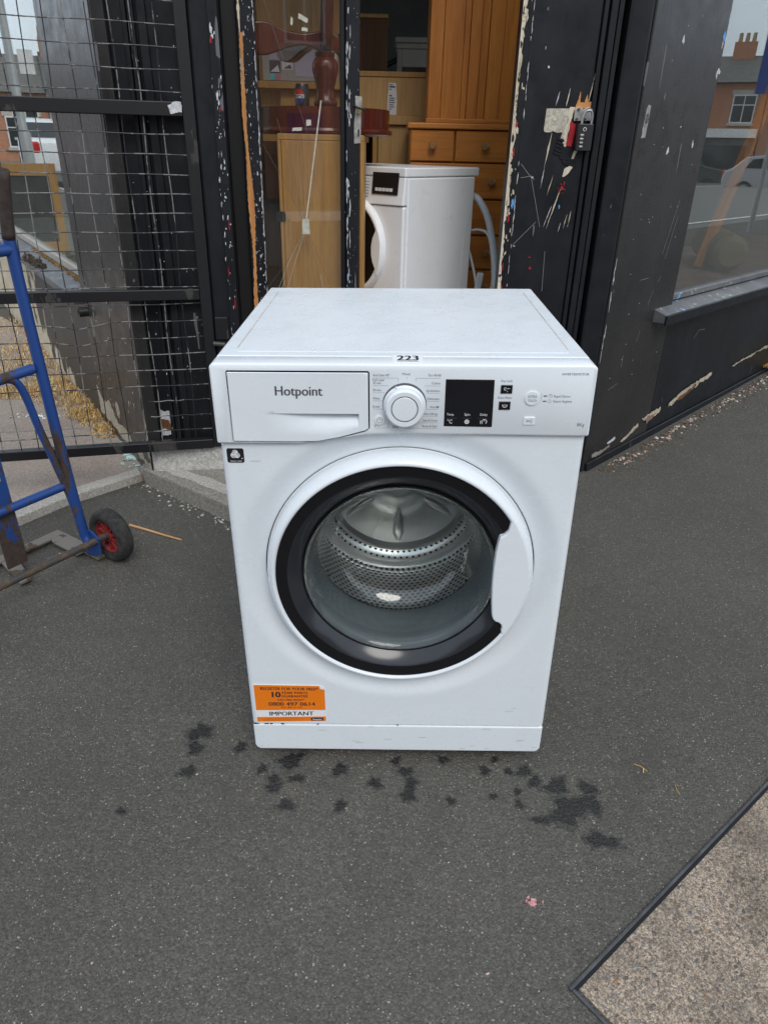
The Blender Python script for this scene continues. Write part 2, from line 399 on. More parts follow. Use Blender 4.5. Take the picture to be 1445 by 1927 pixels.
def aggregate():
    s = NT('exposed_aggregate')
    wn = s.n('ShaderNodeTexNoise'); wn.inputs['Scale'].default_value = 190; s.l(s.co.outputs['Object'], wn.inputs['Vector'])
    ad = s.n('ShaderNodeVectorMath', operation='MULTIPLY_ADD'); s.l(wn.outputs['Color'], ad.inputs[0]); ad.inputs[1].default_value = (0.007,) * 3; s.l(s.co.outputs['Object'], ad.inputs[2])
    def cells(sc, st):
        v = s.voro(sc, out='Color', vec=ad.outputs[0], stretch=st); d = s.voro(sc, vec=ad.outputs[0], stretch=st); sp = s.n('ShaderNodeSeparateColor'); s.l(v, sp.inputs[0]); return sp.outputs, d
    a, da = cells(125, (1, 1.3, 1)); b, db_ = cells(340, (1.2, 1, 1))
    pal = [(0.0, (0.10, 0.09, 0.085)), (0.25, (0.20, 0.165, 0.135)), (0.5, (0.30, 0.25, 0.20)), (0.72, (0.24, 0.225, 0.22)), (0.90, (0.46, 0.41, 0.34)), (0.975, (0.40, 0.36, 0.33)), (1.0, (0.40, 0.20, 0.08))]
    col = s.ramp(b[0], [(0.0, (0.17, 0.13, 0.10)), (0.5, (0.36, 0.285, 0.215)), (1.0, (0.54, 0.45, 0.35))])
    big = s.math('MULTIPLY', s.ramp(da, [(0.40, 1.0), (0.52, 0.0)]), s.math('GREATER_THAN', a[1], 0.45))
    col = s.mix(big, col, s.ramp(a[0], pal))
    n = s.noise(5, 6, 0.65); col = s.mix(s.ramp(n, [(0.38, 0.55), (0.6, 0.0)]), col, (0.085, 0.07, 0.058))
    f = s.noise(380, 3, 0.6); col = s.mix(s.ramp(f, [(0.38, 0.6), (0.55, 0.0)]), col, (0.06, 0.05, 0.045))
    s.set(color=col, rough=0.75, spec=0.3); s.bump(s.math('ADD', s.math('MULTIPLY', big, 0.5), s.math('MULTIPLY', f, 0.8)), 0.8, 0.003); return s.m
M['aggregate'] = aggregate()
M['dark_steel'] = simple('dark_worn_steel', (0.075, 0.077, 0.083), 0.42, 0.3, var=0.4, scale=30)
def island(name, stops, rough=0.85):
    s = NT(name); g = s.n('ShaderNodeNewGeometry'); s.set(color=s.ramp(g.outputs['Random Per Island'], stops), rough=rough, spec=0.25); return s.m
M['grass'] = island('dry_grass', [(0.0, (0.28, 0.16, 0.05)), (0.4, (0.50, 0.31, 0.11)), (0.8, (0.70, 0.50, 0.22)), (1.0, (0.80, 0.64, 0.36))])
M['rubble_mat'] = island('crumbled_render', [(0.0, (0.13, 0.085, 0.065)), (0.5, (0.30, 0.20, 0.155)), (1.0, (0.55, 0.45, 0.38))])
M['shard'] = simple('glass_shard', (0.42, 0.55, 0.52), 0.15, var=0.2)
# shop front paint
M['black'] = black_paint('black_gloss_paint', chips=0.25)
M['black_worn'] = black_paint('worn_black_paint', chips=1.7)
M['black_flat'] = black_paint('old_black_paint', base=(0.025, 0.024, 0.024), rough=0.27, chips=0.2, grain=True)
M['black_deep'] = simple('recess_black', (0.004, 0.004, 0.005), 0.6)
M['cream'] = concrete('bare_cream_render', (0.32, 0.265, 0.19), (0.52, 0.46, 0.36), 15)
M['bare_wood'] = wood('bare_orange_wood', (0.42, 0.17, 0.045), (0.55, 0.24, 0.075), (0.62, 0.30, 0.11), 0.75, knots=False)
M['pale_wood'] = wood('bare_pale_wood', (0.50, 0.42, 0.30), (0.62, 0.54, 0.42), (0.70, 0.62, 0.5), 0.8, knots=False)
M['red_paint'] = simple('old_red_paint', (0.34, 0.012, 0.02), 0.45, var=0.3, scale=40)
M['blue_fleck'] = simple('blue_paint_fleck', (0.10, 0.30, 0.62), 0.5)
M['white_fleck'] = simple('white_paint_fleck', (0.52, 0.52, 0.54), 0.6, var=0.3, scale=90)
M['grey_plate'] = concrete('dirty_cream_plate', (0.40, 0.36, 0.28), (0.56, 0.52, 0.44), 12, 0.6)
def peeling():
    s = NT('peeling_black_paint'); xyz = s.sep()
    n = s.noise(7, 6, 0.62, stretch=(1, 1, 0.42)); n2 = s.noise(26, 4, 0.6, stretch=(1, 1, 0.5))
    fx = s.math('MULTIPLY', s.math('ADD', xyz[0], 1.45), -0.34)       # more bare render away from the corner
    fz = s.math('MULTIPLY', s.math('SUBTRACT', 0.10, xyz[2]), 1.6)     # and along the foot of the wall
    fz = s.math('MAXIMUM', fz, -0.17)
    v = s.math('ADD', s.math('ADD', s.math('ADD', n, s.math('MULTIPLY', n2, 0.18)), fx), fz)
    m = s.ramp(v, [(0.655, 0.0), (0.675, 1.0)])
    blk = s.ramp(s.noise(5, 4, 0.6), [(0.3, (0.02, 0.019, 0.019)), (0.7, (0.042, 0.041, 0.04))])
    crm = s.ramp(s.noise(12, 5, 0.6), [(0.3, (0.44, 0.37, 0.26)), (0.7, (0.62, 0.55, 0.42))])
    s.set(color=s.mix(m, blk, crm), rough=s.mix(m, (0.45,) * 3, (0.9,) * 3)); s.bump(s.math('SUBTRACT', s.math('MULTIPLY', n2, 0.3), m), 0.5, 0.003); return s.m
M['peel'] = peeling()
def sillmat():
    s = NT('worn_grey_sill_paint'); n = s.noise(6, 5, 0.65); f = s.noise(40, 4, 0.7)
    col = s.ramp(n, [(0.3, (0.085, 0.088, 0.096)), (0.7, (0.15, 0.153, 0.162))])
    col = s.mix(s.math('MULTIPLY', s.math('GREATER_THAN', f, 0.63), s.math('GREATER_THAN', n, 0.52)), col, (0.40, 0.38, 0.34))
    b = s.math('MULTIPLY', s.math('GREATER_THAN', s.noise(22, 3, 0.6), 0.66), s.math('GREATER_THAN', s.noise(4, 3, 0.5), 0.5)); col = s.mix(b, col, (0.16, 0.32, 0.52))
    s.set(color=col, rough=0.55); s.bump(f, 0.3, 0.002); return s.m
M['sill'] = sillmat()
def pane(name, tint, dirt_haze=0.0, f0=0.04):
    s = NT(name); t = s.t; t.nodes.remove(s.b)
    ge = s.n('ShaderNodeNewGeometry'); dt = s.n('ShaderNodeVectorMath', operation='DOT_PRODUCT'); s.l(ge.outputs['Normal'], dt.inputs[0]); s.l(ge.outputs['Incoming'], dt.inputs[1])
    k = s.math('POWER', s.math('SUBTRACT', 1.0, s.math('MINIMUM', s.math('ABSOLUTE', dt.outputs['Value']), 1.0)), 5.0)
    fr = s.math('ADD', f0, s.math('MULTIPLY', k, 1.0 - f0))           # Schlick, the same from both sides of the sheet
    tr = s.n('ShaderNodeBsdfTransparent'); tr.inputs['Color'].default_value = (*tint, 1)
    gl = s.n('ShaderNodeBsdfGlossy'); gl.inputs['Roughness'].default_value = 0.0; gl.inputs['Color'].default_value = (0.97, 0.98, 0.97, 1)
    mxs = s.n('ShaderNodeMixShader'); s.l(fr, mxs.inputs[0]); s.l(tr.outputs[0], mxs.inputs[1]); s.l(gl.outputs[0], mxs.inputs[2])
    last = mxs.outputs[0]
    if dirt_haze:
        df = s.n('ShaderNodeBsdfDiffuse'); df.inputs['Color'].default_value = (0.45, 0.44, 0.42, 1)
        m2 = s.n('ShaderNodeMixShader'); n = s.noise(5, 5, 0.65, stretch=(1, 1, 0.5)); s.l(s.ramp(n, [(0.35, 0.0), (0.8, dirt_haze)]), m2.inputs[0])
        s.l(last, m2.inputs[1]); s.l(df.outputs[0], m2.inputs[2]); last = m2.outputs[0]
    s.l(last, s.o.inputs['Surface']); return s.m
M['pane'] = pane('window_glass', (0.90, 0.93, 0.91), 0.03, 0.19)
M['door_glass'] = pane('dusty_hazy_door_glass', (0.97, 0.965, 0.95), 0.028, 0.04)  # diffuse film is dust plus painted haze standing in for hazy reflection
# gate, truck
def worn_metal(name, paint, rust, thr=0.62, rough=0.42, scale=9, stretch=(1, 1, 0.35)):
    s = NT(name); n = s.noise(scale, 6, 0.65, stretch=stretch); r = s.noise(60, 4, 0.6)
    m = s.ramp(n, [(thr, 0.0), (thr + 0.02, 1.0)])
    rc = s.ramp(r, [(0.3, tuple(c * 0.5 for c in rust)), (0.7, rust)])
    s.set(color=s.mix(m, paint, rc), rough=s.mix(m, (rough,) * 3, (0.75,) * 3)); s.bump(s.math('SUBTRACT', s.math('MULTIPLY', r, 0.3), m), 0.35, 0.0015); return s.m
M['gate'] = worn_metal('black_gate_paint', (0.009, 0.009, 0.011), (0.05, 0.046, 0.042), 0.58, 0.42)
M['wire'] = worn_metal('black_wire', (0.016, 0.016, 0.018), (0.26, 0.25, 0.24), 0.50, 0.45, 16)
M['truck'] = worn_metal('blue_truck_paint', (0.012, 0.052, 0.215), (0.065, 0.042, 0.034), 0.49, 0.42, 8, (1, 1, 0.32))
M['truck_rust'] = worn_metal('rusty_truck_tube', (0.012, 0.05, 0.24), (0.06, 0.042, 0.036), 0.30, 0.4, 7)
M['bare_plate'] = worn_metal('scuffed_toe_plate', (0.17, 0.15, 0.13), (0.10, 0.065, 0.04), 0.55, 0.55, 12, (1, 1, 1))
M['axle'] = worn_metal('rusted_axle', (0.05, 0.046, 0.045), (0.11, 0.075, 0.05), 0.5, 0.5, 20, (1, 1, 1))
M['tyre'] = simple('worn_black_tyre', (0.028, 0.027, 0.026), 0.85, var=0.7, scale=45)
M['red_rim'] = simple('faded_red_rim', (0.21, 0.022, 0.022), 0.6, var=0.5, scale=45)
M['yellow_print'] = simple('worn_yellow_lettering', (0.30, 0.26, 0.10), 0.6, var=0.4, scale=60)
M['stick'] = wood('stick_wood', (0.42, 0.22, 0.09), (0.55, 0.31, 0.14), (0.62, 0.38, 0.2), 0.7, axis='x', knots=False)
M['zinc'] = simple('zinc_hasp', (0.45, 0.45, 0.44), 0.4, 0.8, var=0.25, scale=40)
M['lock_black'] = simple('padlock_black', (0.02, 0.02, 0.022), 0.4, var=0.2)
M['brass'] = simple('aged_brass', (0.35, 0.24, 0.10), 0.4, 0.9, var=0.3, scale=50)
M['old_plate'] = simple('painted_lock_plate', (0.33, 0.32, 0.29), 0.45, 0.3, var=0.4, scale=50)
M['tape'] = simple('yellowed_clear_tape', (0.46, 0.45, 0.38), 0.5, var=0.2, scale=60)
M['crack'] = simple('glass_crack', (0.12, 0.10, 0.08), 0.4)
M['crack_light'] = simple('bright_glass_crack', (0.40, 0.37, 0.33), 0.4)
# interior
M['oak'] = wood('light_oak', (0.34, 0.175, 0.048), (0.43, 0.235, 0.070), (0.50, 0.285, 0.092), 0.5, 1.3, knots=False)
M['pine'] = wood('orange_pine', (0.36, 0.112, 0.014), (0.48, 0.165, 0.022), (0.56, 0.215, 0.034), 0.4, 1.1)
M['pine_x'] = wood('orange_pine_grain_across', (0.38, 0.125, 0.016), (0.50, 0.18, 0.026), (0.57, 0.225, 0.038), 0.4, 1.1, axis='x')
M['pine_knob'] = wood('pine_knob', (0.24, 0.11, 0.035), (0.31, 0.15, 0.05), (0.36, 0.18, 0.065), 0.4, 2, knots=False)
M['mahogany'] = wood('dark_mahogany', (0.060, 0.011, 0.007), (0.098, 0.018, 0.010), (0.135, 0.028, 0.014), 0.22, 1.5, knots=False)
M['board'] = wood('brown_hardboard', (0.46, 0.27, 0.10), (0.51, 0.305, 0.12), (0.55, 0.335, 0.135), 0.6, 0.6, knots=False)
M['dark_wood'] = wood('dark_brown_wood', (0.10, 0.04, 0.015), (0.14, 0.06, 0.024), (0.17, 0.075, 0.03), 0.5, 1, knots=False)
M['paper'] = simple('white_paper', (0.70, 0.70, 0.72), 0.7, var=0.04)
M['paper_lilac'] = simple('lilac_paper', (0.46, 0.42, 0.56), 0.7, var=0.08)
M['paper_pink'] = simple('pink_paper', (0.52, 0.20, 0.26), 0.7, var=0.1)
M['paper_dark'] = simple('dark_leaflet', (0.06, 0.06, 0.10), 0.6, var=0.3)
M['paper_teal'] = simple('teal_paper', (0.10, 0.48, 0.50), 0.6, var=0.1)
M['pinboard'] = simple('grey_pinboard', (0.38, 0.36, 0.36), 0.8, var=0.08)
M['painted'] = simple('chalk_white_paint', (0.55, 0.55, 0.53), 0.6, var=0.08)
M['dim_mirror'] = simple('dull_cabinet_glass', (0.06, 0.06, 0.06), 0.15, var=0.2)
M['inner_pale'] = simple('pale_bounce_plaster', (0.55, 0.53, 0.50), 0.8)  # pale so the unseen ceiling and added lining bounce daylight inwards
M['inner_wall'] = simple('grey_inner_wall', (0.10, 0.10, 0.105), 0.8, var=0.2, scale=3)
M['inner_floor'] = simple('brown_shop_floor', (0.30, 0.25, 0.20), 0.7, var=0.3, scale=6)
M['hose'] = simple('grey_hose', (0.42, 0.45, 0.47), 0.45, var=0.06)
M['can_black'] = simple('black_can', (0.012, 0.013, 0.018), 0.3, 0.2, var=0.1)
M['alu'] = simple('aluminium', (0.62, 0.62, 0.63), 0.32, 0.9, var=0.08)
M['logo_red'] = simple('logo_red', (0.50, 0.012, 0.02), 0.4, var=0.05)
M['logo_blue'] = simple('logo_blue', (0.01, 0.03, 0.18), 0.4, var=0.05)
# street
def brick(name, a, b):
    s = NT(name); x = s.n('ShaderNodeTexBrick'); mp = s.n('ShaderNodeMapping'); s.l(s.co.outputs['Object'], mp.inputs[0]); mp.inputs['Rotation'].default_value = (R(90), 0, 0)
    s.l(mp.outputs[0], x.inputs['Vector']); x.inputs['Color1'].default_value = (*a, 1); x.inputs['Color2'].default_value = (*b, 1); x.inputs['Mortar'].default_value = (0.35, 0.31, 0.26, 1)
    x.inputs['Scale'].default_value = 4.4; x.inputs['Mortar Size'].default_value = 0.012; s.set(color=x.outputs[0], rough=0.85); return s.m
M['brick'] = brick('red_brick', (0.50, 0.21, 0.10), (0.40, 0.15, 0.08))
M['slate'] = simple('grey_slate', (0.11, 0.105, 0.095), 0.7, var=0.25, scale=4)
M['white_pvc'] = simple('white_window_frame', (0.74, 0.74, 0.73), 0.4)
M['dark_glass'] = simple('dark_window', (0.03, 0.035, 0.04), 0.08)
M['stone'] = simple('stone_lintel', (0.45, 0.42, 0.36), 0.8)
M['pot'] = simple('clay_pot', (0.36, 0.26, 0.14), 0.8)
M['car_white'] = simple('white_car_paint', (0.74, 0.75, 0.76), 0.15, var=0.02)
M['car_dark'] = simple('dark_green_car_paint', (0.02, 0.026, 0.022), 0.12, var=0.05)
M['car_silver'] = simple('silver_car_paint', (0.34, 0.35, 0.36), 0.2, 0.6, var=0.03)
M['tail_red'] = simple('red_tail_lamp', (0.5, 0.015, 0.01), 0.15)
M['sign_blue'] = simple('blue_sign', (0.012, 0.05, 0.28), 0.35)
M['sign_red'] = simple('red_sign', (0.55, 0.015, 0.03), 0.35)
M['lamp_grey'] = simple('galvanised_grey', (0.30, 0.31, 0.31), 0.5, 0.3)
M['road'] = simple('road_tarmac', (0.15, 0.145, 0.14), 0.85, var=0.2, scale=30)
M['line'] = simple('road_paint', (0.60, 0.60, 0.56), 0.7, var=0.15, scale=20)

# ================================================================== GROUND
def gz(x, y):
    q = (0.0198030 * x + 0.0182218 * (y - 1.0)) / 0.99963784
    a = abs(q)
    return q if a < 0.085 else math.copysign(0.085 + 0.04 * math.tanh((a - 0.085) / 0.04), q)
def ground_sheet():
    bm = bmesh.new(); g = [-160, -90, -55, -35, -24, -16, -11, -8, -6, -5, -4.2, -3.6, -3, -2.4, -1.8, -1.2, -0.6, 0]
    g = g + [-v for v in g[:-1][::-1]]
    V = [[bm.verts.new((x, y, gz(x, y))) for x in g] for y in g]
    for j in range(len(g) - 1):
        for i in range(len(g) - 1):
            bm.faces.new((V[j][i], V[j][i + 1], V[j + 1][i + 1], V[j + 1][i]))
    return kind(mesh_obj('pavement', bm, M['asphalt'], smooth=True), 'structure')
ground = ground_sheet()
def pv(p, h=0.0): return PAVE @ Vector((p[0], p[1], h))
# splashes of water left on the tarmac in front of the machine
WET = [(-0.431, 0.071, 0.021, 0.022), (-0.431, 0.025, 0.016, 0.015), (-0.431, -0.038, 0.013, 0.014), (-0.335, 0.028, 0.011, 0.013), (-0.222, -0.007, 0.022, 0.02), (-0.279, -0.029, 0.01, 0.01), (-0.251, -0.06, 0.011, 0.016), (-0.205, -0.052, 0.014, 0.009), (-0.247, -0.076, 0.012, 0.013), (-0.218, -0.118, 0.012, 0.013), (-0.118, -0.029, 0.014, 0.013), (-0.111, -0.118, 0.011, 0.011), (-0.044, -0.062, 0.012, 0.012), (-0.003, -0.005, 0.008, 0.01), (0.017, -0.032, 0.012, 0.012), (0.028, -0.062, 0.011, 0.016), (0.022, -0.088, 0.014, 0.016), (0.097, -0.0, 0.009, 0.01), (0.181, -0.027, 0.01, 0.01), (0.205, 0.003, 0.007, 0.007), (0.106, -0.103, 0.007, 0.008), (0.261, -0.027, 0.012, 0.013), (0.23, -0.028, 0.007, 0.007), (0.191, -0.091, 0.006, 0.006), (0.28, -0.053, 0.011, 0.012), (0.241, -0.079, 0.006, 0.007), (0.24, -0.109, 0.006, 0.008), (0.322, -0.064, 0.019, 0.019), (0.334, -0.121, 0.031, 0.028), (0.379, -0.104, 0.021, 0.018), (0.383, -0.068, 0.016, 0.013), (0.278, -0.144, 0.014, 0.008), (0.38, -0.188, 0.026, 0.014), (-0.536, -0.137, 0.008, 0.006), (0.302, -0.140, 0.009, 0.007), (-0.445, 0.055, 0.010, 0.008)]
for i, (x, y, a, b) in enumerate(WET):
    bm = bmesh.new(); sheet(bm, jag(blob(x, y, a * 0.95, b * 0.95, 100 + i, 64, 0.33), 0.003, 0.0016, i), 0.0014 + 0.00003 * i, pv, 0.001)
    wp = mesh_obj('wet_patch', bm, M['wet'], ground)
    bm = bmesh.new(); sheet(bm, jag(blob(x, y, a * 1.22 + 0.001, b * 1.22 + 0.001, 100 + i, 64, 0.40), 0.003, 0.0022, i + 60), 0.0009 + 0.00001 * i, pv, 0.0006)
    mesh_obj('damp_edge', bm, M['damp'], wp)
# concrete forecourt along the left wing and its pale kerb
FC = [(-0.955, 1.335), (-1.157, 1.135), (-1.30, 0.926), (-1.62, 0.45), (-2.9, -1.4), (-6.5, 2.2), (-4.2, 5.4), (-2.25, 3.36), (-1.2, 1.80), (-0.90, 1.36)]
bm = bmesh.new()
prism(bm, FC, 0.028, -0.08, 'z')
for v in bm.verts: v.co = PAVE @ v.co
kind(mesh_obj('forecourt', bm, M['forecourt'], bevel=0.004), 'structure')
ke = [(-0.955, 1.332), (-1.157, 1.132), (-1.30, 0.923), (-1.62, 0.447), (-2.9, -1.403)]
ki = [(-2.955, -1.36), (-1.675, 0.487), (-1.345, 0.957), (-1.195, 1.175), (-0.985, 1.385)]
bm = bmesh.new(); prism(bm, ke + ki, 0.033, -0.08, 'z')
for v in bm.verts: v.co = PAVE @ v.co
kind(mesh_obj('kerb', bm, M['kerb'], bevel=0.006), 'structure')
bm = bmesh.new()           # straight crack across the forecourt
sheet(bm, jag([(-3.0, 1.52), (-1.36, 1.79), (-1.36, 1.797), (-3.0, 1.53)], 0.03, 0.004, 3), 0.0292, pv, 0.0008)
mesh_obj('crack', bm, M['step'], bpy.data.objects['forecourt'])

# ================================================================== CORNER SHOP
shop = thing('corner_shop', 'black painted corner shop with peeling paint and goods crammed inside the doorway', 'shop', T((0, 1.36, 0)))
shop_i = T((0, -1.36, 0))
def sbox(name, F, a, mat, bevel=0.002, parent=None, mi=None):
    if parent is None: return BOX(name, a, M[mat], shop, bevel, shop_i @ F)
    return BOX(name, a, M[mat], parent, bevel)
def spatch(name, F, pts, w, mat, parent=None, t=0.0012):         # flake or bare patch on a wall face (w = face, outwards is -y)
    bm = bmesh.new(); sheet(bm, pts, 0, lambda p, h: Vector((p[0], w - 0.001 - h, p[1])), t)
    return mesh_obj(name, bm, M[mat], parent or shop, mw=None if parent else shop_i @ F)
def fleck_group(name, F, spots, w, mat, seed, parent=None):     # small flecks that belong to one splash of paint
    bm = bmesh.new()
    for i, (u, z, a, b) in enumerate(spots):
        sheet(bm, blob(u, z, a, b, seed + i, 12, 0.35), 0, lambda p, h: Vector((p[0], w - 0.0012 - h, p[1])), 0.001)
    return kind(mesh_obj(name, bm, M[mat], parent or shop, mw=None if parent else shop_i @ F), 'stuff')
rnd = random.Random(11)
# --- threshold, step, floor, ceiling, inner walls
stepP = [(-0.955, 1.345), (-0.935, 1.30), (-0.58, 1.035), (-0.46, 0.955), (-0.30, 0.945), (0.25, 0.99), (0.50, 1.10), (0.70, 1.43), (-0.86, 1.37)]
bm = bmesh.new(); prism(bm, stepP, 0.068, -0.06, 'z')
for v in bm.verts: v.co = PAVE @ v.co
st = mesh_obj('doorstep', bm, M['step'], shop, bevel=0.012, seg=3, mw=shop_i)
st['label'] = 'low worn stone doorstep with a splayed front edge'
bm = bmesh.new()
sheet(bm, jag([(-0.84, 1.27), (-0.60, 1.10), (-0.42, 1.02), (-0.36, 1.07), (-0.58, 1.16), (-0.80, 1.30)], 0.03, 0.006, 5), 0.0695, pv, 0.001)
mesh_obj('worn_patch', bm, M['kerb'], st)
sbox('threshold', ENT, (0.004, 1.55, -0.004, 0.30, 0.02, 0.165), 'riser', 0.006)
bm = bmesh.new(); prism(bm, [(-0.80, 1.40), (0.66, 1.54), (3.7, 4.65), (-3.25, 4.95)], FLOOR, 0.12, 'z')
mesh_obj('floor', bm, M['inner_floor'], shop, mw=shop_i)
bm = bmesh.new(); prism(bm, [(-0.80, 1.34), (0.66, 1.48), (3.7, 4.65), (-3.25, 4.95)], 2.75, 2.83, 'z')
mesh_obj('ceiling', bm, M['inner_pale'], shop, mw=shop_i)
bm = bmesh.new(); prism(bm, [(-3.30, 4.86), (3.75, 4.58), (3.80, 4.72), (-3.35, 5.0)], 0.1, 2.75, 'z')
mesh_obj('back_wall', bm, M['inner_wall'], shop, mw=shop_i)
# --- left of the entrance: panels, mouldings, jamb post
sbox('corner_post', ENT, (0.002, 0.040, -0.002, 0.10, 0.03, 2.3), 'black_flat', 0.005)
sbox('wall_panel', ENT, (0.041, 0.262, 0.022, 0.06, 0.166, 2.3), 'black')
for a, b, w in ((0.083, 0.097, 0.008), (0.101, 0.118, 0.002), (0.124, 0.150, 0.010)):
    sbox('panel_moulding', ENT, (a, b, w, 0.0215, 0.167, 2.3), 'black', 0.004)
sbox('panel_moulding', ENT, (0.235, 0.258, 0.008, 0.0215, 0.167, 2.3), 'black', 0.005)
jp = sbox('door_jamb', ENT, (0.263, 0.349, -0.014, 0.10, 0.166, 2.3), 'black', 0.016)
sbox('jamb_bead', ENT, (0.322, 0.352, -0.024, -0.0145, 0.166, 2.3), 'black_worn', 0.006)
sbox('recess', ENT, (0.350, 0.394, 0.075, 0.12, 0.166, 2.3), 'black_deep')
fl = [(0.331, 1.412, 0.004, 0.011), (0.334, 1.395, 0.003, 0.006), (0.340, 1.402, 0.002, 0.004), (0.336, 1.25, 0.003, 0.012), (0.339, 1.232, 0.002, 0.008), (0.342, 1.06, 0.002, 0.005), (0.338, 0.98, 0.003, 0.004)]
fl += [(0.322 + 0.028 * rnd.random(), 0.55 + 0.75 * rnd.random(), 0.0006 + 0.0014 * rnd.random() ** 2, 0.001 + 0.008 * rnd.random() ** 2) for _ in range(60)]
fleck_group('paint_flecks', ENT, fl, -0.0245, 'white_fleck', 300)
fleck_group('paint_flecks', ENT, [(0.329, 1.385, 0.003, 0.008), (0.341, 1.215, 0.002, 0.006), (0.343, 0.9, 0.0012, 0.02), (0.331, 0.76, 0.0015, 0.014), (0.344, 0.66, 0.002, 0.016)], -0.0245, 'red_paint', 330)
# hinge plate and latch on the jamb
hp = sbox('gate_hinge', ENT, (0.272, 0.315, -0.022, -0.0145, 0.54, 0.615), 'gate', 0.003)
TUBE('hinge_pin', [(0.262, -0.03, 0.53), (0.300, -0.024, 0.525)], 0.008, M['axle'], hp)
# --- door leaf on the left
door = sbox('door', ENT, (0.396, 0.447, 0.045, 0.088, 0.205, 2.12), 'black_worn', 0.003)
door['label'] = 'narrow half glazed black door leaf with cracked glass'
sbox('stile', ENT, (0.711, 0.753, 0.045, 0.088, 0.205, 2.12), 'black_worn', 0.003, door)
sbox('glazing_bead', ENT, (0.694, 0.7105, 0.056, 0.082, 0.52, 1.98), 'black_worn', 0.005, door)
sbox('bottom_rail', ENT, (0.4475, 0.7105, 0.05, 0.086, 0.205, 0.52), 'black_worn', 0.004, door)
sbox('top_rail', ENT, (0.4475, 0.7105, 0.05, 0.086, 1.98, 2.12), 'black_worn', 0.004, door)
pn = sbox('pane', ENT, (0.4475, 0.6935, 0.066, 0.070, 0.52, 1.98), 'door_glass', 0, door)
# bare wood where the stile's edge has been ripped, chips down its inner edge
L1, L2 = [], []
z = 0.55; rr = random.Random(5)
while z < 1.42:
    c = 0.408 + 0.003 * math.sin(z * 9) ; hw = 0.0065 + 0.0035 * math.sin(z * 17 + 1) * math.sin(z * 5)
    L1.append((c - hw + 0.003 * (rr.random() - .5), z)); L2.append((c + hw * 0.9 + 0.003 * (rr.random() - .5), z)); z += 0.006
spatch('bare_wood_strip', ENT, L1 + L2[::-1], 0.045, 'bare_wood', door)
for k, (z0, z1, wd) in enumerate(((1.40, 1.56, 0.005), (1.27, 1.39, 0.0045), (1.57, 1.9, 0.006))):
    a, b, z = [], [], z0
    while z < z1:
        t = (z - z0) / (z1 - z0); h = wd * math.sin(math.pi * min(1, max(0.02, t))) * (0.4 + rr.random()); a.append((0.405 - h, z)); b.append((0.405 + h * 0.6, z)); z += 0.007
    spatch('bare_wood_strip', ENT, a + b[::-1], 0.045, 'pale_wood', door)
fl = [(0.4460 - 0.002 * rr.random() ** 2, 0.55 + 1.1 * rr.random(), 0.0005 + 0.0012 * rr.random(), 0.004 + 0.012 * rr.random()) for _ in range(80)]
fl += [(0.414 + 0.03 * rr.random(), 0.55 + 1.0 * rr.random(), 0.0005 + 0.0022 * rr.random() ** 3, 0.0008 + 0.005 * rr.random() ** 3) for _ in range(110)]
fl += [(0.431, 0.80, 0.0028, 0.006), (0.426, 0.955, 0.003, 0.003), (0.423, 0.71, 0.003, 0.003), (0.428, 0.76, 0.003, 0.0035), (0.437, 0.74, 0.0025, 0.003)]
fleck_group('paint_flecks', ENT, fl, 0.045, 'white_fleck', 400, door)
fl = [(0.713 + 0.012 * rr.random() ** 2, 0.55 + 1.05 * rr.random(), 0.0006 + 0.0013 * rr.random(), 0.004 + 0.012 * rr.random()) for _ in range(75)] + [(0.722 + 0.03 * rr.random(), 0.55 + 1.0 * rr.random(), 0.0006, 0.0012) for _ in range(40)]
fleck_group('paint_flecks', ENT, fl, 0.045, 'white_fleck', 600, door)
spatch('paint_fleck', ENT, blob(0.716, 0.735, 0.0022, 0.012, 9), 0.0455, 'blue_fleck', door)
spatch('paint_fleck', ENT, blob(0.726, 1.21, 0.002, 0.006, 9), 0.0455, 'white_fleck', door)
# lock plate with its keyhole on the leaf's meeting edge
lp = PRISM('lock_plate', [(0.736, 1.135), (0.756, 1.137), (0.7575, 1.215), (0.760, 1.262), (0.739, 1.264), (0.740, 1.225), (0.7355, 1.19)], 0.0425, 0.0448, M['old_plate'], door, bevel=0.0008)
TUBE('spindle', [(0.748, 0.043, 1.222), (0.748, 0.030, 1.222)], 0.006, M['brass'], lp)
TUBE('latch_arm', [(0.735, 0.043, 1.238), (0.747, 0.034, 1.232), (0.770, 0.028, 1.226)], 0.003, M['black_deep'], lp)
PRISM('keyhole', [(0.7475, 1.155), (0.7515, 1.155), (0.7525, 1.172), (0.750, 1.178), (0.747, 1.172)], 0.0415, 0.0424, M['black_deep'], lp)
# cracks, tape and chips in the pane
def crack(pts, wd, mat):
    bm = bmesh.new()
    p = [Vector((a, 0, b)) for a, b in pts]
    for q, w in zip(p, p[1:]):
        d = (w - q).normalized(); n = Vector((-d.z, 0, d.x)) * wd
        bm.faces.new([bm.verts.new(v + Vector((0, 0.0652, 0))) for v in (q - n, w - n, w + n, q + n)])
    return mesh_obj('crack', bm, M[mat], pn)
cc = (0.580, 0.888)
for pts in ([(0.475, 1.50), (0.545, 1.30), (0.600, 1.14)], [cc, (0.535, 0.99), (0.452, 1.13)], [cc, (0.545, 1.05), (0.50, 1.20)], [cc, (0.574, 1.0), (0.566, 1.12)], [cc, (0.66, 0.70), (0.69, 0.66)], [cc, (0.61, 0.78), (0.64, 0.62)], [cc, (0.60, 0.75), (0.615, 0.60)], [cc, (0.585, 0.74), (0.58, 0.60)], [cc, (0.53, 0.80), (0.449, 0.70)]):
    crack(pts, 0.0005, 'crack')
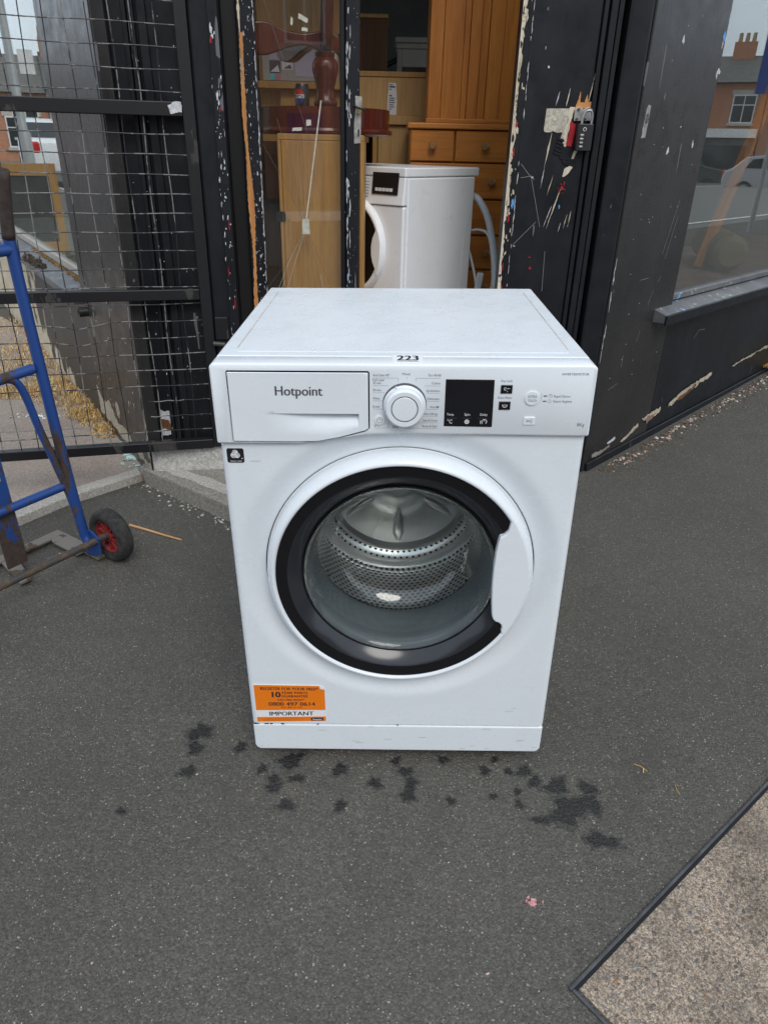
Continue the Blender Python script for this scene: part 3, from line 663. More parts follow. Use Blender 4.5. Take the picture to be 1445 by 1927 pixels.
for pts in ([cc, (0.545, 0.79), (0.50, 0.66), (0.49, 0.6)], [cc, (0.52, 0.78), (0.46, 0.64)], [(0.505, 0.72), (0.475, 0.66), (0.455, 0.62)], [(0.625, 0.74), (0.64, 0.66), (0.68, 0.645), (0.69, 0.66)]):
    crack(pts, 0.0006, 'crack_light')
bm = bmesh.new(); sheet(bm, jag([(0.568, 0.867), (0.592, 0.867), (0.592, 0.912), (0.569, 0.914)], 0.006, 0.0015, 4), 0, lambda p, h: Vector((p[0], 0.0648 - h, p[1])), 0.0008); mesh_obj('tape', bm, M['tape'], pn)
bm = bmesh.new(); sheet(bm, [(0.580, 0.914), (0.584, 0.914), (0.638, 1.250), (0.634, 1.25)], 0, lambda p, h: Vector((p[0], 0.0648 - h, p[1])), 0.0008); mesh_obj('tape', bm, M['tape'], pn)
for q in ([(0.545, 1.165), (0.575, 1.168), (0.576, 1.176), (0.547, 1.174)], [(0.590, 1.180), (0.604, 1.182), (0.604, 1.198), (0.590, 1.197)], [(0.573, 1.455), (0.600, 1.445), (0.602, 1.455), (0.575, 1.468)], [(0.583, 1.425), (0.600, 1.424), (0.600, 1.433), (0.584, 1.434)], [(0.551, 1.44), (0.557, 1.436), (0.558, 1.455), (0.553, 1.46)]):
    bm = bmesh.new(); sheet(bm, jag(q, 0.005, 0.0012, 2), 0, lambda p, h: Vector((p[0], 0.0648 - h, p[1])), 0.0008); mesh_obj('tape', bm, M['tape'], pn)
# --- right of the opening: peeling edge, panel with mouldings, jamb
rp = sbox('door_panel', ENT, (1.222, 1.462, 0.012, 0.055, 0.166, 2.3), 'black', 0.004)
rp['label'] = 'black panel beside the opening with a splintered lock area'
a, b, z = [], [], 0.45
while z < 2.0:
    a.append((1.2225, z)); b.append((1.2285 + 0.012 * max(0, mnoise.noise((0, 3.3, z * 14))) + 0.004 * rr.random(), z)); z += 0.008
spatch('peeled_edge', ENT, a + b[::-1], 0.012, 'pale_wood', rp)
fl = []
for k in range(150):
    fl.append((1.226 + 0.022 * rr.random() ** 1.5, 0.55 + 1.05 * rr.random(), 0.001 + 0.003 * rr.random() ** 2, 0.003 + 0.012 * rr.random() ** 2))
fleck_group('paint_flecks', ENT, fl[:90], 0.0112, 'black_deep', 700, rp)
fleck_group('paint_flecks', ENT, fl[90:], 0.0106, 'pale_wood', 800, rp)
fleck_group('paint_flecks', ENT, [(1.236, 1.20, 0.003, 0.008), (1.234, 1.12, 0.003, 0.012), (1.237, 0.93, 0.003, 0.012), (1.233, 0.78, 0.002, 0.012), (1.238, 0.70, 0.002, 0.02)], 0.0104, 'red_paint', 860, rp)
spatch('paint_fleck', ENT, blob(1.247, 0.975, 0.005, 0.014, 31), 0.0114, 'blue_fleck', rp)
spatch('edge_line', ENT, jag([(1.251, 0.45), (1.253, 0.45), (1.2545, 2.0), (1.2525, 2.0)], 0.02, 0.0012, 8), 0.0114, 'black_deep', rp)
fleck_group('paint_flecks', ENT, [(1.2535 + 0.003 * rr.random(), 0.6 + rr.random(), 0.0008, 0.004 + 0.012 * rr.random()) for _ in range(34)], 0.0112, 'white_fleck', 870, rp)
for a, b, w in ((1.463, 1.478, 0.004), (1.482, 1.503, -0.002), (1.507, 1.524, 0.006)):
    sbox('panel_moulding', ENT, (a, b, w, 0.05, 0.166, 2.3), 'black', 0.004)
sbox('recess', ENT, (1.5245, 1.5375, 0.045, 0.09, 0.166, 2.3), 'black_deep')
sbox('door_jamb', ENT, (1.538, 1.612, -0.004, 0.10, -0.02, 2.3), 'black', 0.010)
spatch('lock_plate', ENT, [(1.323, 1.186), (1.327, 1.180), (1.346, 1.180), (1.352, 1.184), (1.366, 1.179), (1.384, 1.181), (1.379, 1.163), (1.391, 1.163), (1.399, 1.246), (1.325, 1.244)], 0.0112, 'grey_plate', rp)
spatch('bare_wood_strip', ENT, jag([(1.388, 1.145), (1.399, 1.14), (1.410, 1.235), (1.413, 1.25), (1.399, 1.25)], 0.01, 0.0025, 5), 0.0110, 'pale_wood', rp)
spatch('bare_wood_strip', ENT, jag([(1.412, 1.245), (1.463, 1.245), (1.464, 1.265), (1.452, 1.262), (1.448, 1.285), (1.441, 1.262), (1.428, 1.264), (1.425, 1.292), (1.419, 1.262)], 0.008, 0.002, 6), 0.0110, 'bare_wood', rp)
spatch('old_paint_patch', ENT, jag([(1.400, 1.145), (1.418, 1.14), (1.424, 1.205), (1.405, 1.21)], 0.008, 0.0025, 8), 0.0106, 'red_paint', rp)
spatch('bare_wood_strip', ENT, jag([(1.420, 1.105), (1.431, 1.108), (1.441, 1.135), (1.430, 1.137)], 0.008, 0.0025, 4), 0.0106, 'pale_wood', rp)
spatch('bare_wood_strip', ENT, jag([(1.402, 1.055), (1.412, 1.060), (1.432, 1.083), (1.420, 1.088), (1.404, 1.078)], 0.006, 0.003, 12), 0.0106, 'pale_wood', rp)
fleck_group('paint_flecks', ENT, [(1.404, 1.022, 0.005, 0.007), (1.396, 1.013, 0.003, 0.003), (1.409, 1.036, 0.002, 0.006), (1.414, 1.018, 0.0015, 0.003), (1.399, 1.034, 0.0018, 0.003), (1.391, 1.022, 0.001, 0.002), (1.407, 1.008, 0.0012, 0.002)], 0.0106, 'red_paint', 1300, rp)
for k, (u0, z0, u1, z1, wd) in enumerate(((1.352, 1.25, 1.360, 1.29, 0.0016), (1.385, 1.25, 1.392, 1.30, 0.0012), (1.338, 1.08, 1.350, 1.18, 0.0026), (1.333, 1.02, 1.339, 1.085, 0.0014), (1.357, 1.0, 1.370, 1.06, 0.0012), (1.367, 0.90, 1.402, 1.03, 0.0022), (1.357, 0.905, 1.377, 0.97, 0.0012), (1.424, 0.90, 1.432, 0.945, 0.001), (1.438, 0.905, 1.444, 0.955, 0.0014), (1.408, 0.89, 1.414, 0.92, 0.0009), (1.453, 1.25, 1.463, 1.34, 0.0010))):
    d = Vector((u1 - u0, z1 - z0)); n = Vector((-d.y, d.x)).normalized() * wd
    spatch('splinter', ENT, jag([(u0, z0), (u0 + d.x * .5 - n.x, z0 + d.y * .5 - n.y), (u1, z1), (u0 + d.x * .5 + n.x, z0 + d.y * .5 + n.y)], 0.008, 0.0008, k), 0.0112, 'pale_wood' if k % 3 else 'white_fleck', rp)
for k, (u0, u1, z0) in enumerate(((1.370, 1.392, 1.158), (1.368, 1.392, 1.148), (1.366, 1.390, 1.138), (1.364, 1.388, 1.128), (1.362, 1.386, 1.119), (1.385, 1.440, 1.103), (1.395, 1.442, 1.095), (1.400, 1.442, 1.088))):
    spatch('paint_ridge', ENT, jag([(u0, z0 + 0.003), (u1, z0 - 0.004), (u1, z0 + 0.002), (u0, z0 + 0.009)], 0.008, 0.0012, k + 40), 0.0098, 'black', rp, t=0.004)
for k, (pts) in enumerate(([(1.262, 1.09), (1.30, 1.05), (1.345, 0.905)], [(1.265, 1.05), (1.30, 1.056), (1.31, 1.045)], [(1.262, 0.85), (1.33, 0.92)], [(1.372, 0.83), (1.378, 0.70)])):
    bm = bmesh.new(); P = [Vector((a, 0.0105, b)) for a, b in pts]
    for q, w in zip(P, P[1:]):
        dd = (w - q).normalized(); nn = Vector((-dd.z, 0, dd.x)) * 0.0006
        bm.faces.new([bm.verts.new(v) for v in (q - nn, w - nn, w + nn, q + nn)])
    mesh_obj('scratch', bm, M['lamp_grey'], rp)
for u, z, a, b, mt in ((1.303, 1.052, 0.0028, 0.0028, 'white_fleck'), (1.317, 1.352, 0.0032, 0.0032, 'white_fleck'), (1.265, 0.845, 0.003, 0.002, 'white_fleck'), (1.402, 0.967, 0.0025, 0.006, 'blue_fleck'), (1.322, 0.81, 0.004, 0.002, 'red_paint'), (1.327, 0.775, 0.004, 0.005, 'red_paint'), (1.302, 1.40, 0.001, 0.004, 'white_fleck')):
    spatch('paint_fleck', ENT, blob(u, z, a, b, int(u * 1000), 14, 0.25), 0.0108, mt, rp)
hs = PRISM('hasp', [(1.413, 1.212), (1.466, 1.214), (1.468, 1.244), (1.455, 1.252), (1.440, 1.244), (1.424, 1.252), (1.412, 1.244)], 0.003, 0.0105, M['zinc'], rp, bevel=0.001)
for u, z in ((1.423, 1.243), (1.456, 1.243), (1.421, 1.217), (1.447, 1.217)):
    LATHE('screw', [(0, 0.0), (0.0042, 0.0), (0.0042, 0.003), (0, 0.003)], M['axle'], hs, 12, 'y', (u, -0.0005, z))
# combination padlock hanging on the hasp
pad = thing('padlock', 'black four dial combination padlock hanging on the hasp beside the opening', 'padlock', ENT @ T((1.447, -0.008, 1.13)))
BOX('body', (-0.024, 0.024, -0.012, 0.009, 0, 0.075), M['lock_black'], pad, 0.003)
TUBE('shackle', smooth_path([(-0.012, -0.002, 0.07), (-0.012, -0.002, 0.09), (-0.004, -0.004, 0.108), (0.010, -0.006, 0.110), (0.017, -0.004, 0.096), (0.017, -0.002, 0.07)], 5), 0.0035, M['zinc'], pad, 10)
for k in range(4): TUBE('dial', [(-0.016, -0.013, 0.012 + k * 0.0105), (-0.006, -0.013, 0.012 + k * 0.0105)], 0.0038, M['old_plate'], pad, 10)
bm = bmesh.new()
for k in range(12):
    a0, a1 = k * math.pi / 6, (k + 1) * math.pi / 6
    if k in (9, ): continue
    q = [(0.0055 * math.cos(a0), 0.0055 * math.sin(a0)), (0.0055 * math.cos(a1), 0.0055 * math.sin(a1)), (0.004 * math.cos(a1), 0.004 * math.sin(a1)), (0.004 * math.cos(a0), 0.004 * math.sin(a0))]
    bm.faces.new([bm.verts.new((x - 0.004, -0.0125, z + 0.06)) for x, z in q])
mesh_obj('emblem', bm, M['print_white'], pad)
# header above the doorway
sbox('header', ENT, (0.042, 1.536, 0.06, 0.16, 2.52, 2.75), 'black')
# --- right wing: pilaster, stall riser, sill, window
pr = sbox('pilaster', RWG, (0.004, 0.520, 0.0, 0.14, -0.08, 2.45), 'black_flat', 0.006)
sr = sbox('stall_riser', RWG, (0.5205, 4.35, 0.002, 0.13, -0.05, 0.54), 'black', 0.004)
bm = bmesh.new(); box(bm, 0.02, 4.35, -0.022, -0.0005, -0.10, 0.055)
for v in bm.verts:
    if v.co.z > 0: v.co.z += 0.02 * v.co.x; v.co.y += 0.012 if v.co.y < -0.01 else 0
bl = mesh_obj('plinth', bm, M['black_worn'], shop, bevel=0.004, mw=shop_i @ RWG)
sl = PRISM('window_sill', [(-0.048, 0.547), (-0.048, 0.582), (0.028, 0.606), (0.10, 0.606), (0.10, 0.5405)], 0.372, 4.3, M['sill'], shop, axis='x', bevel=0.004, mw=shop_i @ RWG)
PRISM('sill_lip', [(-0.0560, 0.543), (-0.0560, 0.577), (-0.0485, 0.580), (-0.0485, 0.543)], 0.370, 4.3, M['black'], sl, axis='x')
wf = sbox('window', RWG, (0.5205, 4.35, 0.012, 0.055, 0.6075, 0.632), 'sill', 0.004)
wf['label'] = 'right shop window reflecting the street'
sbox('pane', RWG, (0.522, 4.35, 0.030, 0.036, 0.632, 2.42), 'pane', 0, wf)
sbox('head', RWG, (0.5205, 4.35, 0.0, 0.07, 2.42, 2.50), 'black', 0.003, wf)
sbox('mullion', RWG, (2.9, 2.96, 0.0, 0.07, 0.632, 2.42), 'black', 0.003, wf)
def thin(pts, f=0.6):
    n = len(pts); mz = [sum(p[1] for p in pts) / n + (p[0] - sum(q[0] for q in pts) / n) * 0.10 for p in pts]
    return [(p[0], m - 0.008 + (p[1] - m) * f) for p, m in zip(pts, mz)]
spatch('bare_patch', RWG, jag(thin([(0.165, 0.108), (0.195, 0.117), (0.222, 0.128), (0.230, 0.112), (0.205, 0.10), (0.18, 0.098)]), 0.008, 0.004, 3), -0.003, 'white_fleck')
spatch('bare_patch', RWG, jag(thin([(0.28, 0.075), (0.34, 0.105), (0.385, 0.135), (0.41, 0.150), (0.42, 0.125), (0.35, 0.085), (0.30, 0.065)]), 0.01, 0.005, 4), -0.003, 'cream')
spatch('bare_patch', RWG, jag(thin([(0.44, 0.155), (0.48, 0.150), (0.54, 0.165), (0.60, 0.172), (0.60, 0.125), (0.54, 0.115), (0.47, 0.128)]), 0.01, 0.007, 5), -0.003, 'cream')
spatch('rotten_wood', RWG, jag(thin([(0.47, 0.140), (0.52, 0.150), (0.57, 0.155), (0.55, 0.128), (0.49, 0.10)]), 0.008, 0.006, 6), -0.0045, 'rubble_mat')
spatch('bare_patch', RWG, jag(thin([(0.68, 0.155), (0.78, 0.195), (0.92, 0.218), (1.10, 0.235), (1.10, 0.205), (0.92, 0.18), (0.78, 0.145), (0.68, 0.128)]), 0.012, 0.006, 7), -0.003, 'cream')
spatch('rotten_wood', RWG, jag(thin([(0.77, 0.168), (0.88, 0.190), (0.93, 0.212), (0.94, 0.19), (0.86, 0.158), (0.76, 0.142)]), 0.01, 0.005, 8), -0.0045, 'dark_wood')
spatch('bare_patch', RWG, jag(thin([(1.35, 0.218), (1.5, 0.228), (1.9, 0.238), (1.9, 0.222), (1.5, 0.212), (1.35, 0.21)]), 0.02, 0.008, 9), -0.003, 'cream')
spatch('bare_patch', RWG, jag(thin([(0.02, 0.115), (0.10, 0.105), (0.15, 0.115), (0.15, 0.095), (0.08, 0.085), (0.02, 0.095)]), 0.008, 0.004, 10), -0.023, 'step')
# chipped arris and flecks on the pilaster
fl = [(0.006 + 0.006 * rr.random(), 0.45 + 0.35 * rr.random(), 0.0012, 0.004 + 0.014 * rr.random()) for _ in range(16)] + [(0.05 + 0.42 * rr.random(), 0.35 + 1.2 * rr.random(), 0.0012, 0.0016) for _ in range(26)]
fleck_group('paint_flecks', RWG, fl, 0.0, 'white_fleck', 900)
for k, (u, z, a, b, mt) in enumerate(((0.206, 1.448, 0.006, 0.012, 'white_fleck'), (0.501, 1.484, 0.010, 0.013, 'blue_fleck'), (0.498, 1.462, 0.003, 0.010, 'white_fleck'), (0.512, 1.385, 0.010, 0.008, 'white_fleck'), (0.500, 1.375, 0.005, 0.012, 'white_fleck'), (0.417, 1.159, 0.005, 0.012, 'white_fleck'), (0.236, 1.136, 0.007, 0.011, 'white_fleck'), (0.30, 1.21, 0.003, 0.003, 'white_fleck'))):
    spatch('paint_fleck', RWG, blob(u, z, a, b, 60 + k, 16, 0.4), 0.0, mt)
# chalked number plate patch reading 0 on the pilaster
npl = spatch('number_patch', RWG, jag([(0.036, 1.170), (0.062, 1.172), (0.066, 1.262), (0.050, 1.264), (0.040, 1.245)], 0.008, 0.0015, 2), 0.0, 'old_plate')
bm = bmesh.new(); add_text(bm, '0', 0.044, 1.212, 0.014, 0.030, lambda p: (p[0], -0.0035, p[1]), weight=0.0007); mesh_obj('numeral', bm, M['ink'], npl)
for k, pts in enumerate(([(0.34, 0.80), (0.40, 0.98)], [(0.37, 0.78), (0.41, 0.93)], [(0.30, 0.62), (0.315, 0.66), (0.33, 0.675)], [(0.345, 0.70), (0.365, 0.72)], [(0.20, 0.72), (0.27, 0.722)], [(0.26, 0.49), (0.275, 0.52), (0.272, 0.53)], [(0.80, 0.42), (0.84, 0.45), (0.90, 0.445)], [(0.10, 0.33), (0.17, 0.345)])):
    bm = bmesh.new(); P = [Vector((a, -0.0016, b)) for a, b in pts]
    for q, w in zip(P, P[1:]):
        dd = (w - q).normalized(); nn = Vector((-dd.z, 0, dd.x)) * 0.0007
        bm.faces.new([bm.verts.new(v) for v in (q - nn, w - nn, w + nn, q + nn)])
    mesh_obj('scratch', bm, M['lamp_grey'], shop, mw=shop_i @ RWG)
# --- left wing
pl = sbox('pilaster', LWG, (-0.752, -0.004, 0.0, 0.14, -0.08, 2.45), 'black_flat', 0.005)
sr2 = sbox('stall_riser', LWG, (-4.35, -0.7525, 0.002, 0.13, -0.05, 0.53), 'peel', 0.004)
sr2['label'] = 'wall below the left window with black paint peeling off cream render'
sl2 = PRISM('window_sill', [(-0.045, 0.530), (-0.045, 0.566), (0.058, 0.592), (0.12, 0.592), (0.12, 0.530)], -4.3, -0.715, M['sill'], shop, axis='x', bevel=0.006, mw=shop_i @ LWG)
wf2 = sbox('window', LWG, (-4.35, -0.7525, 0.050, 0.09, 0.5925, 0.625), 'kerb', 0.004)
wf2['label'] = 'left shop window behind the mesh gate'
sbox('pane', LWG, (-4.35, -0.754, 0.066, 0.072, 0.625, 2.42), 'pane', 0, wf2)
sbox('head', LWG, (-4.35, -0.7525, 0.0, 0.09, 2.42, 2.50), 'black', 0.003, wf2)
sbox('jamb', LWG, (-0.78, -0.7535, 0.052, 0.064, 0.625, 2.42), 'white_fleck', 0.002, wf2)
LATHE('vent_pipe', [(0.014, -0.035), (0.019, -0.035), (0.019, 0.02), (0.014, 0.02)], M['lock_black'], shop, 18, 'y', (-0.69, 0, 0.503), closed=True, mw=shop_i @ LWG)
for k, q in enumerate(([(-0.75, 0.06), (-0.60, 0.06), (-0.42, 0.055), (-0.20, 0.05), (-0.01, 0.05), (-0.01, 0.085), (-0.08, 0.075), (-0.16, 0.10), (-0.25, 0.08), (-0.33, 0.115), (-0.45, 0.095), (-0.55, 0.16), (-0.66, 0.13), (-0.75, 0.18)], [(-0.035, 0.10), (-0.004, 0.09), (-0.004, 0.22), (-0.012, 0.28), (-0.018, 0.29), (-0.016, 0.20)], [(-0.43, 0.135), (-0.40, 0.13), (-0.39, 0.17), (-0.42, 0.20), (-0.45, 0.18)])):
    spatch('bare_patch', LWG, jag(q, 0.014, 0.009, 70 + k), 0.0, 'cream')
fl = [(-0.72 + 0.7 * rr.random(), 0.08 + 0.55 * rr.random() ** 1.3, 0.002 + 0.006 * rr.random() ** 2, 0.002 + 0.011 * rr.random() ** 2) for _ in range(34)]
fleck_group('paint_flecks', LWG, fl, 0.0, 'cream', 980)
# peeled white patch low on the left entrance panel, flecks
spatch('bare_patch', ENT, jag([(0.046, 0.285), (0.062, 0.275), (0.080, 0.278), (0.080, 0.235), (0.078, 0.19), (0.046, 0.185)], 0.01, 0.004, 90), 0.022, 'white_fleck')
spatch('bare_patch', ENT, jag([(0.047, 0.25), (0.080, 0.24), (0.080, 0.20), (0.06, 0.215), (0.047, 0.21)], 0.008, 0.005, 91), 0.0208, 'dark_wood')
fl = [(0.045 + 0.21 * rr.random(), 0.18 + 1.3 * rr.random(), 0.0007 + 0.002 * rr.random() ** 3, 0.001 + 0.004 * rr.random() ** 3) for _ in range(60)]
fleck_group('paint_flecks', ENT, fl, 0.001, 'white_fleck', 1100)
for F, xs_ in ((RWG, ((0.05, 0.52, 0.2, 2.7), (0.522, 4.2, 0.2, 0.52))), (LWG, ((-0.75, -0.05, 0.2, 2.7), (-4.2, -0.755, 0.2, 0.52)))):
    for a_, b_, z0, z1 in xs_: sbox('bounce_lining', F, (a_, b_, 0.141, 0.155, z0, z1), 'inner_pale', 0)  # added pale lining, out of view, bounces daylight into the shop
# --- fascia and upper storey (above the picture, shade the street side)
for F, x0, x1 in ((RWG, 0.0, 4.35), (LWG, -4.35, 0.0)):
    sbox('fascia', F, (x0, x1, -0.05, 0.14, 2.505, 3.05), 'black', 0.01)
sbox('fascia', ENT, (0.01, 1.60, -0.05, 0.14, 2.76, 3.05), 'black', 0.01)
bm = bmesh.new(); prism(bm, [(-0.89, 1.29), (0.71, 1.45), (3.75, 4.55), (-3.30, 4.85)], 3.055, 6.4, 'z')
mesh_obj('upper_storey', bm, M['brick'], shop, mw=shop_i)

# ================================================================== MESH GATE
hd = Vector((-0.9686, -0.2487, 0)); GF = frame((-0.624, 1.304), hd)
gate = thing('mesh_gate', 'black welded mesh security gate swung open against the left corner of the doorway', 'gate', GF)
BOX('stile', (0.006, 0.041, -0.017, 0.017, 0.155, 2.15), M['gate'], gate, 0.003)
for z, w in ((1.213, 0.019), (0.688, 0.017), (0.168, 0.017), (2.1, 0.018), (1.75, 0.017)):
    BOX('rail', (0.0415, 1.25, -0.015, 0.016, z - w, z + w), M['gate'], gate, 0.003)
bm = bmesh.new(); sheet(bm, jag([(0.043, 1.205), (0.075, 1.20), (0.082, 1.222), (0.06, 1.232), (0.043, 1.232)], 0.006, 0.003, 3), 0, lambda p, h: Vector((p[0], 0.0168 + h, p[1])), 0.001)
mesh_obj('paint_chip', bm, M['white_fleck'], gate)
rw = random.Random(3)
for k in range(20):                                # upright wires
    x = 0.098 + 0.058 * k; ph = rw.random() * 6
    TUBE('wire', [(x + 0.003 * math.sin(ph + j * 1.3), -0.004 - 0.0015 * math.sin(ph * 2 + j), 0.18 + j * 0.0985) for j in range(21)], 0.0017, M['wire'], gate, 6)
k = 0; z = 2.02
while z > 0.2:                                     # level wires, two of them pulled out of true and two snapped
    if min(abs(z - 1.213), abs(z - 0.688), abs(z - 0.168), abs(z - 1.75)) > 0.018:
        end = 1.23
        if 0.33 < z < 0.36 or 0.275 < z < 0.305: end = 0.245
        ph = rw.random() * 6
        pts = []
        for j in range(25):
            x = 0.036 + (end - 0.036) * j / 24
            dz = 0.0014 * math.sin(ph + j * 0.9)
            if 0.52 < z < 0.64: dz -= 0.016 * math.exp(-((x - 0.42) / 0.06) ** 2) + 0.004 * (x > 0.4)
            pts.append((x, -0.0005, z + dz))
        TUBE('wire', pts, 0.0017, M['wire'], gate, 6)
    z -= 0.0545; k += 1

# ================================================================== WASHING MACHINE
wm = thing('washing_machine', 'white front loading washing machine standing on the pavement before the doorway', 'washing machine', PAVE)
DC, DR = (0.0, 0.4645), 0.238               # door centre (x, z) and radius
PRISM('cabinet', [(-0.2975, 0.0345), (-0.2975, 0.598), (0.2975, 0.598), (0.2975, 0.0345), (0.2925, 0.0345), (0.2925, 0.593), (-0.2925, 0.593), (-0.2925, 0.0345)], 0.022, 0.8345, M['enamel'], wm, axis='z', bevel=0.004)
BOX('base_tray', (-0.292, 0.292, 0.052, 0.592, 0.022, 0.045), M['gap'], wm, 0)
# front panel: one sheet, softly dished round the door, rounded at the sides
def pb(x):                                  # lower edge of the control panel
    t = [(-0.31, 0.717), (-0.169, 0.7175), (-0.135, 0.7215), (-0.10, 0.7275), (-0.048, 0.734), (0.004, 0.7362), (0.06, 0.7352), (0.31, 0.7335)]
    for (a, u), (b, v) in zip(t, t[1:]):
        if a <= x <= b:
            f = (x - a) / (b - a); f = f * f * (3 - 2 * f); return u + (v - u) * f
    return t[-1][1]
def front_y(x, z):
    r = math.hypot(x - DC[0], z - DC[1]); y = 0.004
    e = 0.2975 - abs(x)
    if e < 0.012: y += 0.012 - math.sqrt(max(0, 0.012 ** 2 - (0.012 - e) ** 2))
    if r < 0.292:
        t = (0.292 - r) / 0.05; t = min(1, t); y += 0.013 * t * t * (3 - 2 * t)
    return y
def front_panel():
    bm = bmesh.new(); nx, nzz = 96, 110; V = []
    xs = []
    for i in range(nx + 1):
        t = i / nx; x = -0.2975 + 0.595 * t; xs.append(x)
    xs = sorted(set([-0.2975, -0.2968, -0.295, -0.292, -0.288] + xs + [0.2975, 0.2968, 0.295, 0.292, 0.288]))
    for j in range(nzz + 1):
        row = []
        for x in xs:
            z = 0.0965 + (pb(x) - 0.0015 - 0.0965) * j / nzz
            row.append(bm.verts.new((x, front_y(x, z), z)))
        V.append(row)
    for j in range(nzz):
        for i in range(len(xs) - 1):
            c = (V[j][i].co + V[j + 1][i + 1].co) / 2
            if math.hypot(c.x - DC[0], c.z - DC[1]) < DR - 0.012: continue
            bm.faces.new((V[j][i], V[j][i + 1], V[j + 1][i + 1], V[j + 1][i]))
    # close the sheet back to the cabinet
    for col in (0, -1):
        prev = None
        for j in range(nzz + 1):
            v = V[j][col]; w = bm.verts.new((v.co.x, 0.034, v.co.z))
            if prev: bm.faces.new((prev[0], prev[1], w, v))
            prev = (v, w)
    prev = None
    for i in range(len(xs)):
        v = V[0][i]; w = bm.verts.new((v.co.x, 0.034, v.co.z))
        if prev: bm.faces.new((prev[0], prev[1], w, v))
        prev = (v, w)
    bmesh.ops.delete(bm, geom=[v for v in bm.verts if not v.link_faces], context='VERTS')
    return mesh_obj('front_panel', bm, M['enamel'], wm, smooth=True, angle=50)
front_panel()
# door well behind the gap
LATHE('door_well', [(0.2415, 0.0155), (0.2385, 0.018), (0.2375, 0.045), (0.20, 0.05), (0.186, 0.045)], M['gap'], wm, 96, 'y', (DC[0], 0, DC[1]))
# plinth
bm = bmesh.new(); n = 10; P = []
for cx_, a0 in ((0.2965 - 0.014, -90), (0.2965, None), (-0.2965, None), (-0.2965 + 0.014, 180)):
    if a0 is None: P.append((cx_, 0.0925))
    else:
        for k in range(n + 1):
            a = R(a0 + 90 * k / n); P.append((cx_ + 0.014 * math.cos(a), 0.036 + 0.014 * math.sin(a)))
prism(bm, P, 0.0045, 0.05)
mesh_obj('plinth', bm, M['enamel'], wm, bevel=0.004, seg=3)
BOX('plinth_gap', (-0.292, 0.292, 0.012, 0.04, 0.0915, 0.0975), M['gap'], wm, 0)
for x in (-0.25, 0.25):
    for y in (0.06, 0.55): LATHE('foot', [(0, 0), (0.02, 0), (0.02, 0.012), (0.008, 0.014), (0.008, 0.04), (0, 0.04)], M['rubber'], wm, 16, 'z', (x, y, 0))
# control panel
P = [(-0.2995, 0.8365)] + [(-0.2995 + 0.0, 0.717)]
pts = [(-0.2995, 0.845), (-0.2995, pb(-0.2995))] + [(-0.2995 + 0.599 * i / 40, pb(-0.2995 + 0.599 * i / 40)) for i in range(1, 40)] + [(0.2995, pb(0.2995)), (0.2995, 0.845), (0.2935, 0.8504), (-0.2935, 0.8504)]
cp = PRISM('control_panel', pts, -0.004, 0.040, M['plastic'], wm, bevel=0.0055)
cp.modifiers['bevel'].segments = 4
gp = [(-0.2737, 0.720), (-0.169, 0.7203), (-0.135, 0.7213), (-0.10, 0.7283), (-0.0572, 0.740), (-0.0512, 0.746), (-0.0512, 0.8375), (-0.0535, 0.8396), (-0.2715, 0.8396), (-0.2737, 0.8375)]
cut = PRISM('cutter', gp, -0.02, 0.030, M['gap'], wm)                     # cut the drawer slot out of the panel, then drop the cutter
bo = cp.modifiers.new('slot', 'BOOLEAN'); bo.operation = 'DIFFERENCE'; bo.solver = 'EXACT'; bo.object = cut
bpy.context.view_layer.update(); dg = bpy.context.evaluated_depsgraph_get()
_me = bpy.data.meshes.new_from_object(cp.evaluated_get(dg)); cp.modifiers.clear(); cp.data = _me
bpy.data.objects.remove(cut)
_me.set_sharp_from_angle(angle=R(35))
# lid
lid = BOX('lid', (-0.2975, 0.2975, 0.0405, 0.600, 0.8348, 0.850), M['enamel'], wm, 0.005, seg=3)
BOX('lid_inset', (-0.268, 0.268, 0.066, 0.572, 0.849, 0.8505), M['enamel'], lid, 0.0004)
bm = bmesh.new()
for s_ in (-1, 1):
    sheet(bm, jag([(s_ * 0.2706, 0.085), (s_ * 0.2714, 0.085), (s_ * 0.2714, 0.55), (s_ * 0.2705, 0.55)], 0.02, 0.0003, 3), 0.8506, lambda p, h: Vector((p[0], p[1], h)), 0.0005)
mesh_obj('seam_grime', bm, M['brown_grime'], lid)
